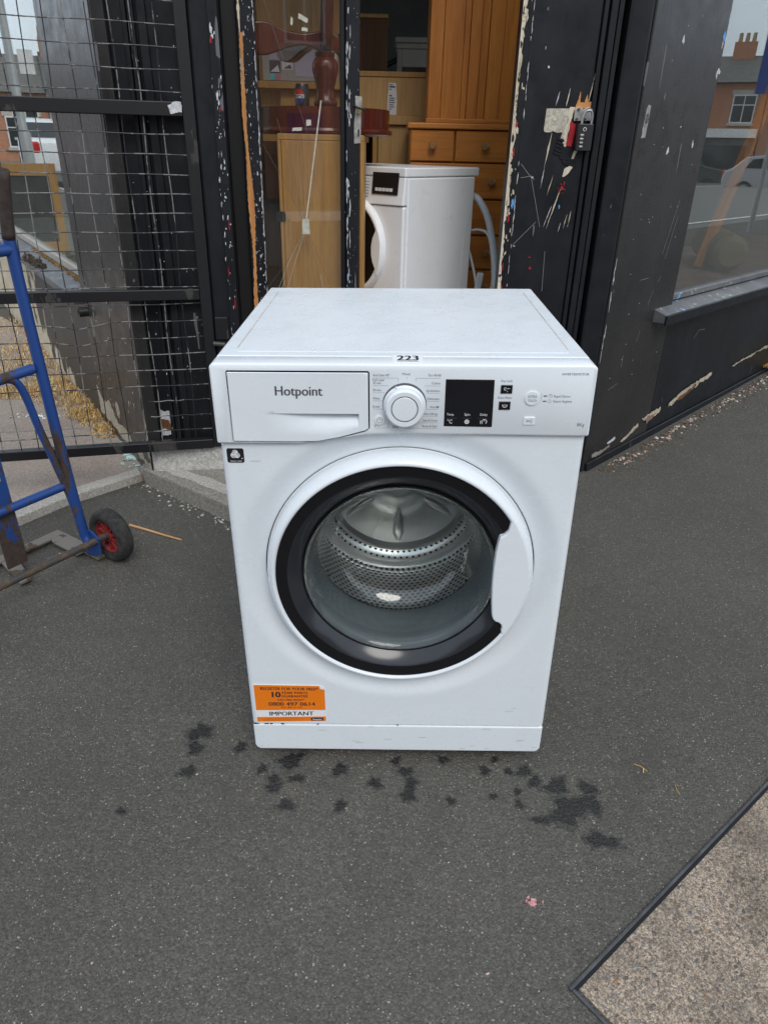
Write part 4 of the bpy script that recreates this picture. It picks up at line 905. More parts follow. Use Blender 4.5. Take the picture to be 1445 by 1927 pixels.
# detergent drawer with its scooped grip
dz = [(-0.2715, 0.7225), (-0.169, 0.7225), (-0.135, 0.7235), (-0.10, 0.7305), (-0.058, 0.7425), (-0.0535, 0.747)]
def db(x):
    for (a, u), (b, v) in zip(dz, dz[1:]):
        if a <= x <= b: f = (x - a) / (b - a); return u + (v - u) * f
    return dz[-1][1] if x > 0 else dz[0][1]
def drawer():
    bm = bmesh.new(); xs = [-0.2715 + 0.218 * i / 84 for i in range(85)] + [-0.0690, -0.0684, -0.0650, -0.2708, -0.0542]; xs = sorted(xs); V = []
    right = -0.0684; ztop = 0.7705
    def rows(x):
        b = db(x); lo = [b, b + 0.0008] + [b + (ztop - 0.0012 - b) * (k + 1) / 26 for k in range(26)]
        return lo + [ztop] + [ztop + (0.8372 - ztop) * (k + 1) / 12 for k in range(11)] + [0.8364, 0.8372]
    for x in xs:
        row = []
        for z in rows(x):
            y = -0.0062; bot = 0.733 + (0 if x < -0.117 else (x + 0.117) * 0.30)
            if -0.222 < x < right and bot < z < ztop - 0.0005:
                t = min(1, (x + 0.222) / 0.12); d = 0.015 * t * t * (3 - 2 * t)
                q = min(1, (z - bot) / (ztop - bot)); y += d * q * q * (3 - 2 * q) ** 0.5 if q < 1 else d
            ed = min(x + 0.2715, -0.0535 - x, 0.8372 - z, z - db(x))
            if ed < 0.0007: y += 0.0012
            row.append(bm.verts.new((x, y, z)))
        V.append(row)
    for A, B in zip(V, V[1:]):
        for k in range(len(A) - 1): bm.faces.new((A[k], B[k], B[k + 1], A[k + 1]))
    return mesh_obj('detergent_drawer', bm, M['plastic'], cp, smooth=True, angle=40)
dr_ = drawer()
PRISM('drawer_slot', gp, 0.027, 0.0295, M['gap'], cp)
bm = bmesh.new(); add_text(bm, 'Hotpoint', -0.1985, 0.8005, 0.0735, 0.0160, lambda p: (p[0], -0.0066, p[1]), weight=0.00045)
mesh_obj('brand_lettering', bm, M['print_dark'], cp)
# dial
Yf = -0.004
LATHE('dial_seat', [(0, -0.0048), (0.0345, -0.0048), (0.0345, -0.0042), (0.0, -0.0042)], M['print'], cp, 56, 'y', (0.0035, 0, 0.7865))
dial = LATHE('programme_dial', [(0.0335, -0.0042), (0.0335, -0.006), (0.0315, -0.0075), (0.0305, -0.019), (0.028, -0.0225), (0.0215, -0.0225), (0.021, -0.0212), (0.0, -0.0212)], M['plastic'], cp, 64, 'y', (0.0035, 0, 0.784), angle=30)
LATHE('dial_ring', [(0.0212, -0.0216), (0.0199, -0.0216), (0.0199, -0.0210), (0.0212, -0.0210)], M['print_dark'], dial, 48, 'y', (0.0035, 0, 0.784), closed=True)
LATHE('dial_cap', [(0, -0.0224), (0.012, -0.0224), (0.0185, -0.0222), (0.0197, -0.0212)], M['plastic'], dial, 48, 'y', (0.0035, 0, 0.784))
PRISM('dial_pointer', [(-0.012, 0.8135), (-0.0085, 0.8138), (-0.0105, 0.8175)], -0.0098, -0.0055, M['plastic'], dial, bevel=0.0004)
# display window with its three keys, side keys and round button
scr = PRISM('display', [(0.0665, 0.7512), (0.0672, 0.7502), (0.1425, 0.7492), (0.1432, 0.7500), (0.1422, 0.8262), (0.1415, 0.8270), (0.0675, 0.8275), (0.0668, 0.8268)], -0.0048, -0.0030, M['screen'], cp, bevel=0.0006)
bm = bmesh.new(); cv = lambda p: (p[0], -0.00495, p[1])
add_text(bm, 'Temp.', 0.0705, 0.7685, 0.0118, 0.0042, cv); add_text(bm, 'Spin', 0.0985, 0.7685, 0.0088, 0.0042, cv); add_text(bm, 'Delay', 0.1233, 0.7685, 0.0112, 0.0042, cv)
add_text(bm, '°C', 0.0718, 0.7552, 0.0080, 0.0068, cv); add_text(bm, 'h', 0.1240, 0.7548, 0.0036, 0.0062, cv)
def arc(bm, cx, cz, r, w, a0, a1, conv, n=14):
    for k in range(n):
        a, b = R(a0 + (a1 - a0) * k / n), R(a0 + (a1 - a0) * (k + 1) / n)
        bm.faces.new([bm.verts.new(conv(q)) for q in ((cx + r * math.cos(a), cz + r * math.sin(a)), (cx + r * math.cos(b), cz + r * math.sin(b)), (cx + (r - w) * math.cos(b), cz + (r - w) * math.sin(b)), (cx + (r - w) * math.cos(a), cz + (r - w) * math.sin(a)))])
def rect(bm, x0, z0, x1, z1, conv): bm.faces.new([bm.verts.new(conv(q)) for q in ((x0, z0), (x1, z0), (x1, z1), (x0, z1))])
arc(bm, 0.1028, 0.7582, 0.0038, 0.0016, 0, 360, cv); arc(bm, 0.1028, 0.7582, 0.0014, 0.0014, 0, 360, cv); arc(bm, 0.1305, 0.7585, 0.0042, 0.0009, -60, 190, cv); rect(bm, 0.1302, 0.7585, 0.1309, 0.7615, cv)
mesh_obj('display_print', bm, M['print_white'], scr)
bm = bmesh.new()
for x0, x1 in ((0.0705, 0.0865), (0.0945, 0.1105), (0.1195, 0.1365)): rect(bm, x0, 0.7640, x1, 0.7643, cv)
mesh_obj('display_rule', bm, M['print'], scr)
for (x0, x1, z0, z1) in ((0.1525, 0.1705, 0.8052, 0.8190), (0.1515, 0.1695, 0.7785, 0.7922)):
    k = BOX('side_key', (x0, x1, -0.0056, -0.0035, z0, z1), M['screen'], cp, 0.0008)
    bm = bmesh.new(); c2 = lambda p: (p[0], -0.00575, p[1]); cx_, cz_ = (x0 + x1) / 2, (z0 + z1) / 2
    if z0 > 0.8: arc(bm, cx_ - 0.0022, cz_ + 0.0008, 0.0024, 0.0008, 40, 320, c2); rect(bm, cx_, cz_ + 0.0010, cx_ + 0.0050, cz_ + 0.0018, c2); rect(bm, cx_ + 0.0008, cz_ - 0.0042, cx_ + 0.0015, cz_ - 0.0022, c2)
    else:
        arc(bm, cx_, cz_ + 0.0012, 0.0040, 0.0008, 180, 360, c2); rect(bm, cx_ - 0.0042, cz_ + 0.0012, cx_ + 0.0042, cz_ + 0.0018, c2); rect(bm, cx_ - 0.0016, cz_ - 0.0008, cx_ - 0.001, cz_ + 0.0006, c2); rect(bm, cx_ + 0.001, cz_ - 0.0008, cx_ + 0.0016, cz_ + 0.0006, c2)
    mesh_obj('key_symbol', bm, M['print_white'], k)
LATHE('round_key', [(0, -0.0062), (0.0108, -0.0062), (0.0112, -0.0052), (0.0122, -0.0052), (0.0124, -0.0038)], M['plastic'], cp, 40, 'y', (0.2025, 0, 0.7978), angle=25)
BOX('start_key', (0.1925, 0.2105, -0.0058, -0.0035, 0.7535, 0.7668), M['plastic'], cp, 0.001)
LATHE('power_key', [(0, -0.0058), (0.0072, -0.0058), (0.0076, -0.0048), (0.0088, -0.0048), (0.009, -0.0038)], M['plastic'], cp, 36, 'y', (-0.0355, 0, 0.7598), angle=25)
# printed programme names
bm = bmesh.new(); c3 = lambda p: (p[0], -0.0042, p[1]); c4 = lambda p: (p[0], -0.0060, p[1]); c5 = lambda p: (p[0], -0.0064, p[1])
H = 0.0040
for s_, x, z, w in (('Anti Stain 40°', -0.0460, 0.8315, 0.0262), ('Full Load', -0.0460, 0.8238, 0.0172), ('45 min', -0.0460, 0.8190, 0.0124), ('30 min', -0.0462, 0.8075, 0.0125), ('White', -0.0464, 0.7940, 0.0110), ('Duvet', -0.0466, 0.7805, 0.0110), ('20°C', -0.0445, 0.7485, 0.0092), ('Baby', -0.0145, 0.7468, 0.0092), ('Mixed', -0.0005, 0.8335, 0.0118)):
    add_text(bm, s_, x, z, w, H, c3)
for s_, xr, z, w in (('Eco 40-60', 0.0590, 0.8318, 0.0190), ('Cotton', 0.0585, 0.8192, 0.0132), ('Synthetics', 0.0580, 0.8070, 0.0208), ('Delicates', 0.0575, 0.7938, 0.0185), ('Wool', 0.0530, 0.7802, 0.0095), ('Anti Allergy', 0.0565, 0.7690, 0.0225), ('Spin & Drain', 0.0560, 0.7578, 0.0230), ('Rinse & Spin', 0.0560, 0.7483, 0.0240)):
    add_text(bm, s_, xr - w, z, w, H, c3)
rect(bm, 0.0542, 0.7805, 0.0556, 0.7838, c3); rect(bm, 0.0560, 0.7805, 0.0574, 0.7838, c3)
t_ = 0.00016
for x0, x1, z in ((-0.046, -0.0068, 0.8288), (-0.046, -0.0215, 0.8165), (-0.0462, -0.028, 0.8050), (-0.0464, -0.031, 0.7918), (-0.0466, -0.0285, 0.7782), (0.0205, 0.0588, 0.8288), (0.0335, 0.0586, 0.8165), (0.0380, 0.0580, 0.8046), (0.0388, 0.0575, 0.7915), (0.038, 0.0572, 0.7780), (0.0325, 0.0565, 0.7668), (0.0178, 0.0560, 0.7556), (0.0052, 0.0560, 0.7462), (-0.0440, -0.0215, 0.7462)):
    rect(bm, x0, z - t_, x1, z + t_, c3)
for x, z0, z1 in ((-0.0068, 0.8225, 0.8288), (0.0205, 0.8225, 0.8288), (0.0065, 0.8265, 0.8310), (0.0178, 0.7556, 0.7590), (0.0052, 0.7462, 0.7540), (-0.0215, 0.7462, 0.768), (-0.0095, 0.7525, 0.7600)):
    rect(bm, x - t_, z0, x + t_, z1, c3)
add_text(bm, 'INVERTERMOTOR', 0.2450, 0.8348, 0.0410, 0.0038, c3); add_text(bm, '8Kg', 0.2780, 0.7515, 0.0112, 0.0058, c3)
add_text(bm, 'Key Lock', 0.1525, 0.8235, 0.0172, H, c3); add_text(bm, 'Extra Rinse', 0.1492, 0.7965, 0.0212, H, c3)
add_text(bm, 'EXTRA', 0.1958, 0.7990, 0.0134, 0.0042, c5); add_text(bm, 'TOUCH', 0.1955, 0.7925, 0.0138, 0.0042, c5)
add_text(bm, 'Rapid Option', 0.2362, 0.7992, 0.0252, H, c3); add_text(bm, 'Steam Hygiene', 0.2358, 0.7910, 0.0290, H, c3)
add_text(bm, '>', 0.1958, 0.7567, 0.0055, 0.0075, c4, weight=0.0002); rect(bm, 0.2028, 0.7567, 0.2034, 0.7642, c4); rect(bm, 0.2050, 0.7567, 0.2056, 0.7642, c4)
rect(bm, 0.2165, 0.7925, 0.2168, 0.8060, c3); rect(bm, 0.2198, 0.8003, 0.2252, 0.8023, c3); rect(bm, 0.2196, 0.7918, 0.2250, 0.7938, c3)
arc(bm, 0.2305, 0.8015, 0.0030, 0.0005, -90, 230, c3); rect(bm, 0.2303, 0.8012, 0.2308, 0.8036, c3); arc(bm, 0.2300, 0.7928, 0.0028, 0.0005, 160, 380, c3); arc(bm, 0.2300, 0.7950, 0.0012, 0.0004, 0, 360, c3)
arc(bm, -0.0355, 0.7598, 0.0046, 0.0006, -235, 55, c4); rect(bm, -0.0358, 0.7598, -0.0352, 0.7650, c4)
kind(mesh_obj('programme_print', bm, M['print'], cp), 'stuff')
# stickers
ws = PRISM('wool_care_sticker', [(-0.2845 + 0.0 * k, 0) for k in range(0)] + [(-0.2875, 0.6825), (-0.2855, 0.6802), (-0.2615, 0.6802), (-0.2595, 0.6825), (-0.2595, 0.7035), (-0.2615, 0.7058), (-0.2855, 0.7058), (-0.2875, 0.7035)], 0.0034, 0.0042, M['sticker_black'], wm)
bm = bmesh.new(); c6 = lambda p: (p[0], 0.00325, p[1]); ccx, ccz = -0.2737, 0.6952
for k in range(3):
    a = R(90 + 120 * k); ox, oz = ccx + 0.0034 * math.cos(a), ccz + 0.0034 * math.sin(a)
    bm.faces.new([bm.verts.new((ox + 0.0048 * math.cos(t * math.pi / 10), 0.00325 - 0.00002 * k, oz + 0.0048 * math.sin(t * math.pi / 10))) for t in range(20)])
add_text(bm, 'WOOL CARE', -0.2832, 0.6818, 0.0192, 0.0026, c6); arc(bm, -0.2628, 0.6880, 0.0010, 0.0010, 0, 360, c6)
mesh_obj('emblem', bm, M['print_white'], ws)
bm = bmesh.new(); c7 = lambda p: (p[0], 0.00315, p[1])
for k in range(3):
    a = R(90 + 120 * k); ox, oz = ccx + 0.0034 * math.cos(a), ccz + 0.0034 * math.sin(a)
    for rr_ in (0.0040, 0.0028, 0.0016): arc(bm, ox, oz, rr_, 0.0004, 90 + 120 * k - 30, 90 + 120 * k + 150, c7, 8)
mesh_obj('emblem_lines', bm, M['sticker_black'], ws)
o0, ox_, oz_ = (-0.2875, 0.0975), 0.143, 0.0995
def so(u, v): return (-0.2872 + 0.1425 * u, 0.0985 * (1 - v) + 0.2000 * v + 0.0045 * u * (1 - v) - 0.001 * u * v)
os_ = PRISM('guarantee_sticker', [so(0, 0), so(1, 0), so(1, 0.91), so(0.925, 1), so(0, 1)], 0.0034, 0.0041, M['sticker_white'], wm)
def soy(y): return lambda p: (lambda q: (q[0], y, q[1]))(so(p[0], p[1]))
PRISM('orange_field', [so(0.008, 0.33), so(0.992, 0.33), so(0.992, 0.905), so(0.92, 0.985), so(0.008, 0.985)], 0.0031, 0.0036, M['orange'], os_)
PRISM('orange_field', [so(0.008, 0.02), so(0.992, 0.02), so(0.992, 0.145), so(0.008, 0.145)], 0.0031, 0.0036, M['orange'], os_)
PRISM('brand_plate', [so(0.78, 0.035), so(0.955, 0.035), so(0.955, 0.115), so(0.78, 0.115)], 0.0029, 0.0033, M['ink'], os_)
bm = bmesh.new(); ty = soy(0.0029)
add_text(bm, 'REGISTER FOR YOUR FREE*', 0.10, 0.865, 0.80, 0.075, ty, weight=0.002)
add_text(bm, '10', 0.255, 0.675, 0.115, 0.150, ty, weight=0.006)
add_text(bm, 'YEAR PARTS', 0.385, 0.765, 0.37, 0.065, ty, weight=0.002); add_text(bm, 'GUARANTEE', 0.385, 0.675, 0.37, 0.065, ty, weight=0.002)
add_text(bm, 'CALL FREE NOW**', 0.325, 0.585, 0.38, 0.048, ty, weight=0.0015)
add_text(bm, '0800 497 0614', 0.195, 0.450, 0.655, 0.100, ty, weight=0.0025)
add_text(bm, 'ROI 1800 911 636', 0.37, 0.385, 0.29, 0.040, ty)
add_text(bm, 'IMPORTANT', 0.195, 0.185, 0.625, 0.110, ty, weight=0.0025)
mesh_obj('lettering', bm, M['ink'], os_)
bm = bmesh.new(); ty2 = soy(0.0027); add_text(bm, 'Hotpoint', 0.800, 0.055, 0.135, 0.040, ty2, weight=0.0015); mesh_obj('lettering', bm, M['print_white'], os_)
bm = bmesh.new()
for k, (a, b) in enumerate(((0.09, 0.60), (0.09, 0.68), (0.09, 0.50))): rect(bm, a, 0.108 - 0.03 * k, b, 0.116 - 0.03 * k, soy(0.0029))
mesh_obj('small_print', bm, simple('faint_sticker_print', (0.52, 0.11, 0.01), 0.5), os_)
PRISM('curled_corner', [so(0.925, 1), so(1, 0.91), so(0.935, 0.925)], 0.0005, 0.0012, M['sticker_white'], os_)
lt = BOX('number_label', (-0.016, 0.031, 0.0065, 0.046, 0.8503, 0.8510), M['sticker_white'], wm, 0)
bm = bmesh.new(); add_text(bm, '223', -0.0085, 0.0165, 0.0330, 0.0265, lambda p: (p[0], p[1], 0.8513), weight=0.0008); rect(bm, -0.0085, 0.0105, 0.0245, 0.0125, lambda p: (p[0], p[1], 0.8513))
mesh_obj('lettering', bm, M['ink'], lt)
# door: white ring with grip, black ring, smoked funnel, glass bowl
dc3 = (DC[0], 0, DC[1])
dw = thing('door', '', 'x', None); del dw['label']; del dw['category']; dw.parent = wm; dw.location = (DC[0], 0, DC[1])
LATHE('rim', [(0.2375, 0.030), (0.2375, 0.006), (0.2365, -0.004), (0.2335, -0.0125), (0.2280, -0.0195), (0.2245, -0.0212), (0.2220, -0.0205), (0.2200, -0.0150), (0.2190, -0.0080)], M['plastic'], dw, 128, 'y', angle=60)
LATHE('black_ring', [(0.2212, -0.0160), (0.2120, -0.0150), (0.2000, -0.0135)], M['gloss_black'], dw, 128, 'y')
LATHE('funnel', [(0.2001, -0.0133), (0.1960, -0.0110), (0.1800, 0.0020), (0.1755, 0.0075)], M['funnel'], dw, 128, 'y')
k_ = 0.979
def hm(x, z): return (x * k_, 1.165 + (z - 1.165) * k_ - DC[1])
hp_ = [hm(*q) for q in ((0.188, 0.5595), (0.1868, 0.5545), (0.1815, 0.547), (0.1735, 0.541), (0.1712, 0.530), (0.1690, 0.512), (0.1672, 0.480), (0.1668, 0.445), (0.1685, 0.405), (0.1712, 0.374), (0.1740, 0.3655), (0.1785, 0.3600), (0.1850, 0.3575), (0.1895, 0.3530), (0.1915, 0.3465), (0.1905, 0.3400))]
hp_ = [(x, z) for x, z in hp_]
a0 = math.atan2(hp_[-1][1], hp_[-1][0]); a1 = math.atan2(hp_[0][1], hp_[0][0])
arcp = [(0.2262 * math.cos(a0 - 0.05 + (a1 - a0 + 0.12) * t / 30), 0.2262 * math.sin(a0 - 0.05 + (a1 - a0 + 0.12) * t / 30)) for t in range(31)]
PRISM('handle', hp_ + arcp[::-1] if False else hp_[::-1] + arcp[::-1] if False else hp_ + arcp, -0.0212, -0.006, M['plastic'], dw, bevel=0.003)
LATHE('glass_bowl', [(0.1762, 0.0040), (0.1700, 0.0062), (0.1640, 0.0140), (0.1560, 0.0380), (0.1440, 0.0800), (0.1310, 0.1050), (0.1080, 0.1190), (0.0700, 0.1250), (0.0, 0.1270),
                     (0.0, 0.1315), (0.0710, 0.1295), (0.1110, 0.1235), (0.1350, 0.1085), (0.1485, 0.0820), (0.1605, 0.0395), (0.1690, 0.0180), (0.1765, 0.0110)], M['bowl'], dw, 112, 'y', angle=80, closed=True)
LATHE('door_gasket', [(0.186, 0.030), (0.184, 0.050), (0.176, 0.075), (0.168, 0.100), (0.166, 0.115), (0.172, 0.128), (0.190, 0.136)], M['rubber'], wm, 80, 'y', dc3)
# drum
drum = LATHE('drum', [(0.176, 0.138), (0.180, 0.142), (0.205, 0.146), (0.232, 0.156), (0.240, 0.170), (0.242, 0.25), (0.240, 0.375), (0.232, 0.390)], M['drum'], wm, 112, 'y', dc3, uv=True)
prof = [(0.2325, 0.390)]
for i in range(1, 25):
    r_ = 0.232 * (1 - i / 24); prof.append((max(r_, 0), 0.392 - 0.016 * math.exp(-((r_ - 0.20) / 0.012) ** 2) - 0.010 * math.exp(-((r_ - 0.175) / 0.006) ** 2) - 0.022 * math.exp(-(r_ / 0.06) ** 4)))
LATHE('drum_back', prof, M['steel'], drum, 96, 'y', dc3)
bm = bmesh.new()
for k in range(6):
    a = R(30 + 60 * k); c_, s_ = math.cos(a), math.sin(a)
    pts_ = [(c_ * q, 0.387 - 0.006, s_ * q) for q in (0.07, 0.10, 0.13, 0.15)]
    tube(bm, pts_, [0.004, 0.012, 0.014, 0.005], 10)
for v in bm.verts: v.co += Vector(dc3)
mesh_obj('drum_rib', bm, M['steel'], drum, smooth=True)
bm = bmesh.new()
for i in range(34):
    for j in range(2):
        a = R(-160 + 140 * (i + 0.5 * j) / 33); r_ = 0.196 - 0.012 * j
        for_c = [(r_ * math.cos(a) + 0.0032 * math.cos(t * math.pi / 4), 0.3725 if j == 0 else 0.381, r_ * math.sin(a) + 0.0032 * math.sin(t * math.pi / 4)) for t in range(8)]
        bm.faces.new([bm.verts.new(Vector(q) + Vector(dc3)) for q in for_c])
kind(mesh_obj('drum_holes', bm, M['gap'], drum), 'stuff')
for k in range(3):
    a = R(200 + 120 * k); F3 = T(dc3) @ Matrix.Rotation(-a, 4, 'Y')
    bm = bmesh.new(); V = []
    for i in range(9):
        t = i / 8; y = 0.165 + 0.21 * t; h = 0.045 * math.sin(math.pi * min(1, 0.12 + t * 0.9)) ** 0.6; w = 0.024
        V.append([bm.verts.new((0.2415, y, -w)), bm.verts.new((0.2415 - h * 0.8, y, -w * 0.5)), bm.verts.new((0.2415 - h, y, 0)), bm.verts.new((0.2415 - h * 0.8, y, w * 0.5)), bm.verts.new((0.2415, y, w))])
    for A, B in zip(V, V[1:]):
        for i in range(4): bm.faces.new((A[i], A[i + 1], B[i + 1], B[i]))
    mesh_obj('drum_lifter', bm, M['steel'], drum, smooth=True, angle=70, mw=F3)
# scuffs, specks and drip marks of a used machine
rs = random.Random(77)
bm = bmesh.new()
for k in range(46):
    x, y = rs.uniform(-0.27, 0.27), rs.uniform(0.05, 0.57); a_ = rs.random() * 3.14; L = rs.choice((0.0008, 0.0011, 0.0015, 0.004, 0.009))
    q = [(x + L * math.cos(a_) - 0.00035 * math.sin(a_), y + L * math.sin(a_) + 0.00035 * math.cos(a_)), (x - L * math.cos(a_) - 0.00035 * math.sin(a_), y - L * math.sin(a_) + 0.00035 * math.cos(a_)), (x - L * math.cos(a_) + 0.00035 * math.sin(a_), y - L * math.sin(a_) - 0.00035 * math.cos(a_)), (x + L * math.cos(a_) + 0.00035 * math.sin(a_), y + L * math.sin(a_) - 0.00035 * math.cos(a_))]
    bm.faces.new([bm.verts.new((u, v, 0.85075)) for u, v in q])
kind(mesh_obj('lid_scuffs', bm, simple('faint_scuff', (0.50, 0.50, 0.49), 0.5, var=0.3, scale=60), lid), 'stuff')
bm = bmesh.new()
for k in range(40):
    x, z = rs.uniform(-0.285, 0.285), rs.choice((rs.uniform(0.03, 0.09), rs.uniform(0.11, 0.70)))
    if math.hypot(x - DC[0], z - DC[1]) < 0.30 and z > 0.1: continue
    L = rs.choice((0.0008, 0.001, 0.0012, 0.005, 0.008)); yy = 0.0042 if z < 0.095 else front_y(x, z) - 0.0003
    bm.faces.new([bm.verts.new(p) for p in ((x - L, yy, z - 0.0004), (x + L, yy, z - 0.0002), (x + L, yy, z + 0.0005), (x - L, yy, z + 0.0003))])
kind(mesh_obj('front_scuffs', bm, M['lamp_grey'], wm), 'stuff')
# chips along the foot of the front panel
bm = bmesh.new()
for i, (x, w_) in enumerate(((-0.290, 0.006), (-0.268, 0.004), (-0.258, 0.003), (-0.235, 0.004), (-0.163, 0.002), (0.0, 0.0018))):
    sheet(bm, blob(x, 0.0955, w_, 0.0016, 50 + i, 12, 0.4), 0, lambda p, h: Vector((p[0], 0.0032 - h, p[1])), 0.0006)
kind(mesh_obj('rust_chips', bm, M['gap'], wm), 'stuff')

# ================================================================== HAND TRUCK
u2 = Vector((0.559, 0.829, 0)); HF = PAVE @ frame((-0.90, 0.735), u2)      # x along the axle, +y towards the toe plate, z up
ht = thing('hand_truck', 'blue tubular sack truck with scraped paint and red wheel standing left of the washing machine', 'hand truck', HF)
HX = (0.0, -0.40)
side = [(0, 0.030, 0.075), (0, 0.045, 0.12), (0, 0.060, 0.30), (0, 0.072, 0.60), (0, 0.078, 0.80), (0, 0.078, 0.93), (0, 0.062, 1.00), (0, 0.036, 1.085)]
for x in HX:
    up_ = TUBE('upright', [(x + p[0], p[1], p[2]) for p in smooth_path(side[:6], 4)], 0.0148, M['truck'], ht, 16)
    bm = bmesh.new(); pts = smooth_path([(x,) + p[1:] for p in side[5:]], 5); tube(bm, pts, 0.0158, 16, caps=False)
    g = mesh_obj('grip', bm, M['truck_rust'], ht, smooth=True); so_ = g.modifiers.new('wall', 'SOLIDIFY'); so_.thickness = 0.0025
TUBE('cross_bar', smooth_path([(-0.40, 0.074, 0.60), (-0.20, 0.074, 0.596), (-0.02, 0.074, 0.607)], 4), 0.0138, M['truck'], ht, 14)
TUBE('cross_bar', [(-0.40, 0.062, 0.258), (-0.005, 0.062, 0.262)], 0.0125, M['truck'], ht, 14)
TUBE('cross_bar', [(-0.40, 0.078, 0.90), (-0.005, 0.078, 0.905)], 0.0145, M['truck'], ht, 14)
for s_, x in ((1, 0.0), (-1, -0.40)):
    TUBE('brace', smooth_path([(x - s_ * 0.100, 0.073, 0.600), (x - s_ * 0.074, 0.072, 0.585), (x - s_ * 0.058, 0.072, 0.54), (x - s_ * 0.043, 0.070, 0.44), (x - s_ * 0.024, 0.064, 0.33), (x - s_ * 0.009, 0.054, 0.22), (x - s_ * 0.003, 0.036, 0.09)], 4), 0.0105, M['truck'], ht, 14)
    bm = bmesh.new(); prism(bm, [(-0.014, 0.045), (0.02, 0.028), (0.095, 0.020), (0.095, 0.034), (0.062, 0.070), (0.045, 0.115), (0.012, 0.115), (-0.014, 0.10)], x + (0.006 if s_ > 0 else -0.012), x + (0.012 if s_ > 0 else -0.006), 'x')
    mesh_obj('gusset', bm, M['truck'], ht, bevel=0.002)
stp = BOX('centre_strap', (-0.228, -0.168, 0.066, 0.071, 0.085, 0.60), M['truck'], ht, 0.001)
bm = bmesh.new()
for k in range(5): sheet(bm, jag([(-0.215, 0.345 + k * 0.019), (-0.182, 0.341 + k * 0.019), (-0.182, 0.352 + k * 0.019), (-0.215, 0.356 + k * 0.019)], 0.004, 0.0022, k), 0, lambda p, h: Vector((p[0], 0.0655 - h, p[1])), 0.0005)
mesh_obj('worn_lettering', bm, M['yellow_print'], stp)
TUBE('axle', [(-0.50, 0, 0.088), (0.045, 0, 0.088)], 0.0105, M['axle'], ht, 14)
# toe plate made of flat bars
tp_ = BOX('toe_plate', (-0.42, 0.045, 0.235, 0.275, 0.012, 0.020), M['bare_plate'], ht, 0.002)
bm = bmesh.new(); prism(bm, [(0.045, 0.2345), (-0.005, 0.2345), (-0.012, 0.215), (-0.012, 0.09), (0.032, 0.09), (0.045, 0.12)], 0.012, 0.020, 'z'); mesh_obj('plate_bar', bm, M['bare_plate'], ht, bevel=0.0015)
bm = bmesh.new(); prism(bm, [(-0.40, 0.09), (-0.365, 0.09), (-0.365, 0.2345), (-0.40, 0.2345)], 0.012, 0.020, 'z'); mesh_obj('plate_bar', bm, M['bare_plate'], ht, bevel=0.0015)
bm = bmesh.new(); prism(bm, [(-0.20, 0.085), (-0.165, 0.085), (-0.125, 0.2345), (-0.17, 0.2345)], 0.010, 0.0185, 'z'); mesh_obj('plate_bar', bm, M['bare_plate'], ht, bevel=0.0015)
bm = bmesh.new(); prism(bm, [(0.012, 0.10), (0.040, 0.10), (0.040, 0.02), (0.012, 0.02)], 0.010, 0.018, 'z'); mesh_obj('plate_bar', bm, M['bare_plate'], ht)
def wheel(x):
    w = thing('wheel', '', 'x', None); del w['label']; del w['category']; w.parent = ht; w.location = (x, 0, 0.0835); w.scale = (0.9, 0.888, 0.888)
    LATHE('tyre', [(0.060, -0.020), (0.068, -0.026), (0.082, -0.0265), (0.0905, -0.020), (0.0940, -0.008), (0.0940, 0.008), (0.0905, 0.020), (0.082, 0.0265), (0.068, 0.026), (0.060, 0.020)], M['tyre'], w, 48, 'x', closed=True, angle=50)
    rim = LATHE('rim', [(0.0605, -0.017), (0.056, -0.018), (0.052, -0.012), (0.050, -0.004), (0.020, -0.004), (0.019, -0.016), (0.010, -0.017), (0.010, 0.017), (0.019, 0.016), (0.020, 0.004), (0.050, 0.004), (0.052, 0.012), (0.056, 0.018), (0.0605, 0.017)], M['red_rim'], w, 40, 'x', closed=True)
    for k in range(10):
        a = 2 * math.pi * k / 10; bm = bmesh.new()
        box(bm, -0.013, 0.013, -0.0022, 0.0022, 0.019, 0.052, mat=Matrix.Rotation(a, 4, 'X')); mesh_obj('spoke', bm, M['red_rim'], rim, bevel=0.001)
    return w
wheel(0.060); wheel(-0.460)
# ================================================================== SMALL THINGS ON THE GROUND
def ground_thing(name, label, cat, x, y, rz=0, group=None, h=0.0): return thing(name, label, cat, PAVE @ T((x, y, h)) @ RZ(rz), group)
d_ = math.atan2(0.892 - 0.987, -0.692 + 0.891)
bm = bmesh.new(); tube(bm, [(-0.110, 0, 0.0042), (-0.04, 0.001, 0.004), (0.05, -0.001, 0.0042), (0.110, 0, 0.0042)], [0.0042, 0.004, 0.0036, 0.003], 8)
tag(mesh_obj('wooden_stick', bm, M['stick'], None, smooth=True, mw=PAVE @ T((-0.7915, 0.9395, 0)) @ RZ(d_)), 'thin orange wooden stick lying on the tarmac beside the truck wheel', 'stick')
bm = bmesh.new(); tube(bm, [(-0.012, 0.009, 0.001), (0.0, 0.002, 0.002), (0.010, -0.010, 0.001)], 0.0010, 6); tube(bm, [(0.004, -0.003, 0.0018), (0.001, -0.014, 0.001)], 0.0008, 6)
tag(mesh_obj('twig', bm, M['grass'], None, mw=PAVE @ T((0.506, -0.013, 0))), 'forked straw coloured twig on the tarmac right of the washing machine', 'twig')
bm = bmesh.new(); tube(bm, [(0.002, 0.012, 0.001), (0.0, 0.0, 0.0015), (0.003, -0.012, 0.001)], 0.0008, 6)
tag(mesh_obj('twig', bm, M['grass'], None, mw=PAVE @ T((0.560, -0.068, 0))), 'single curved straw stalk on the tarmac near the aggregate cover', 'twig')
bm = bmesh.new()
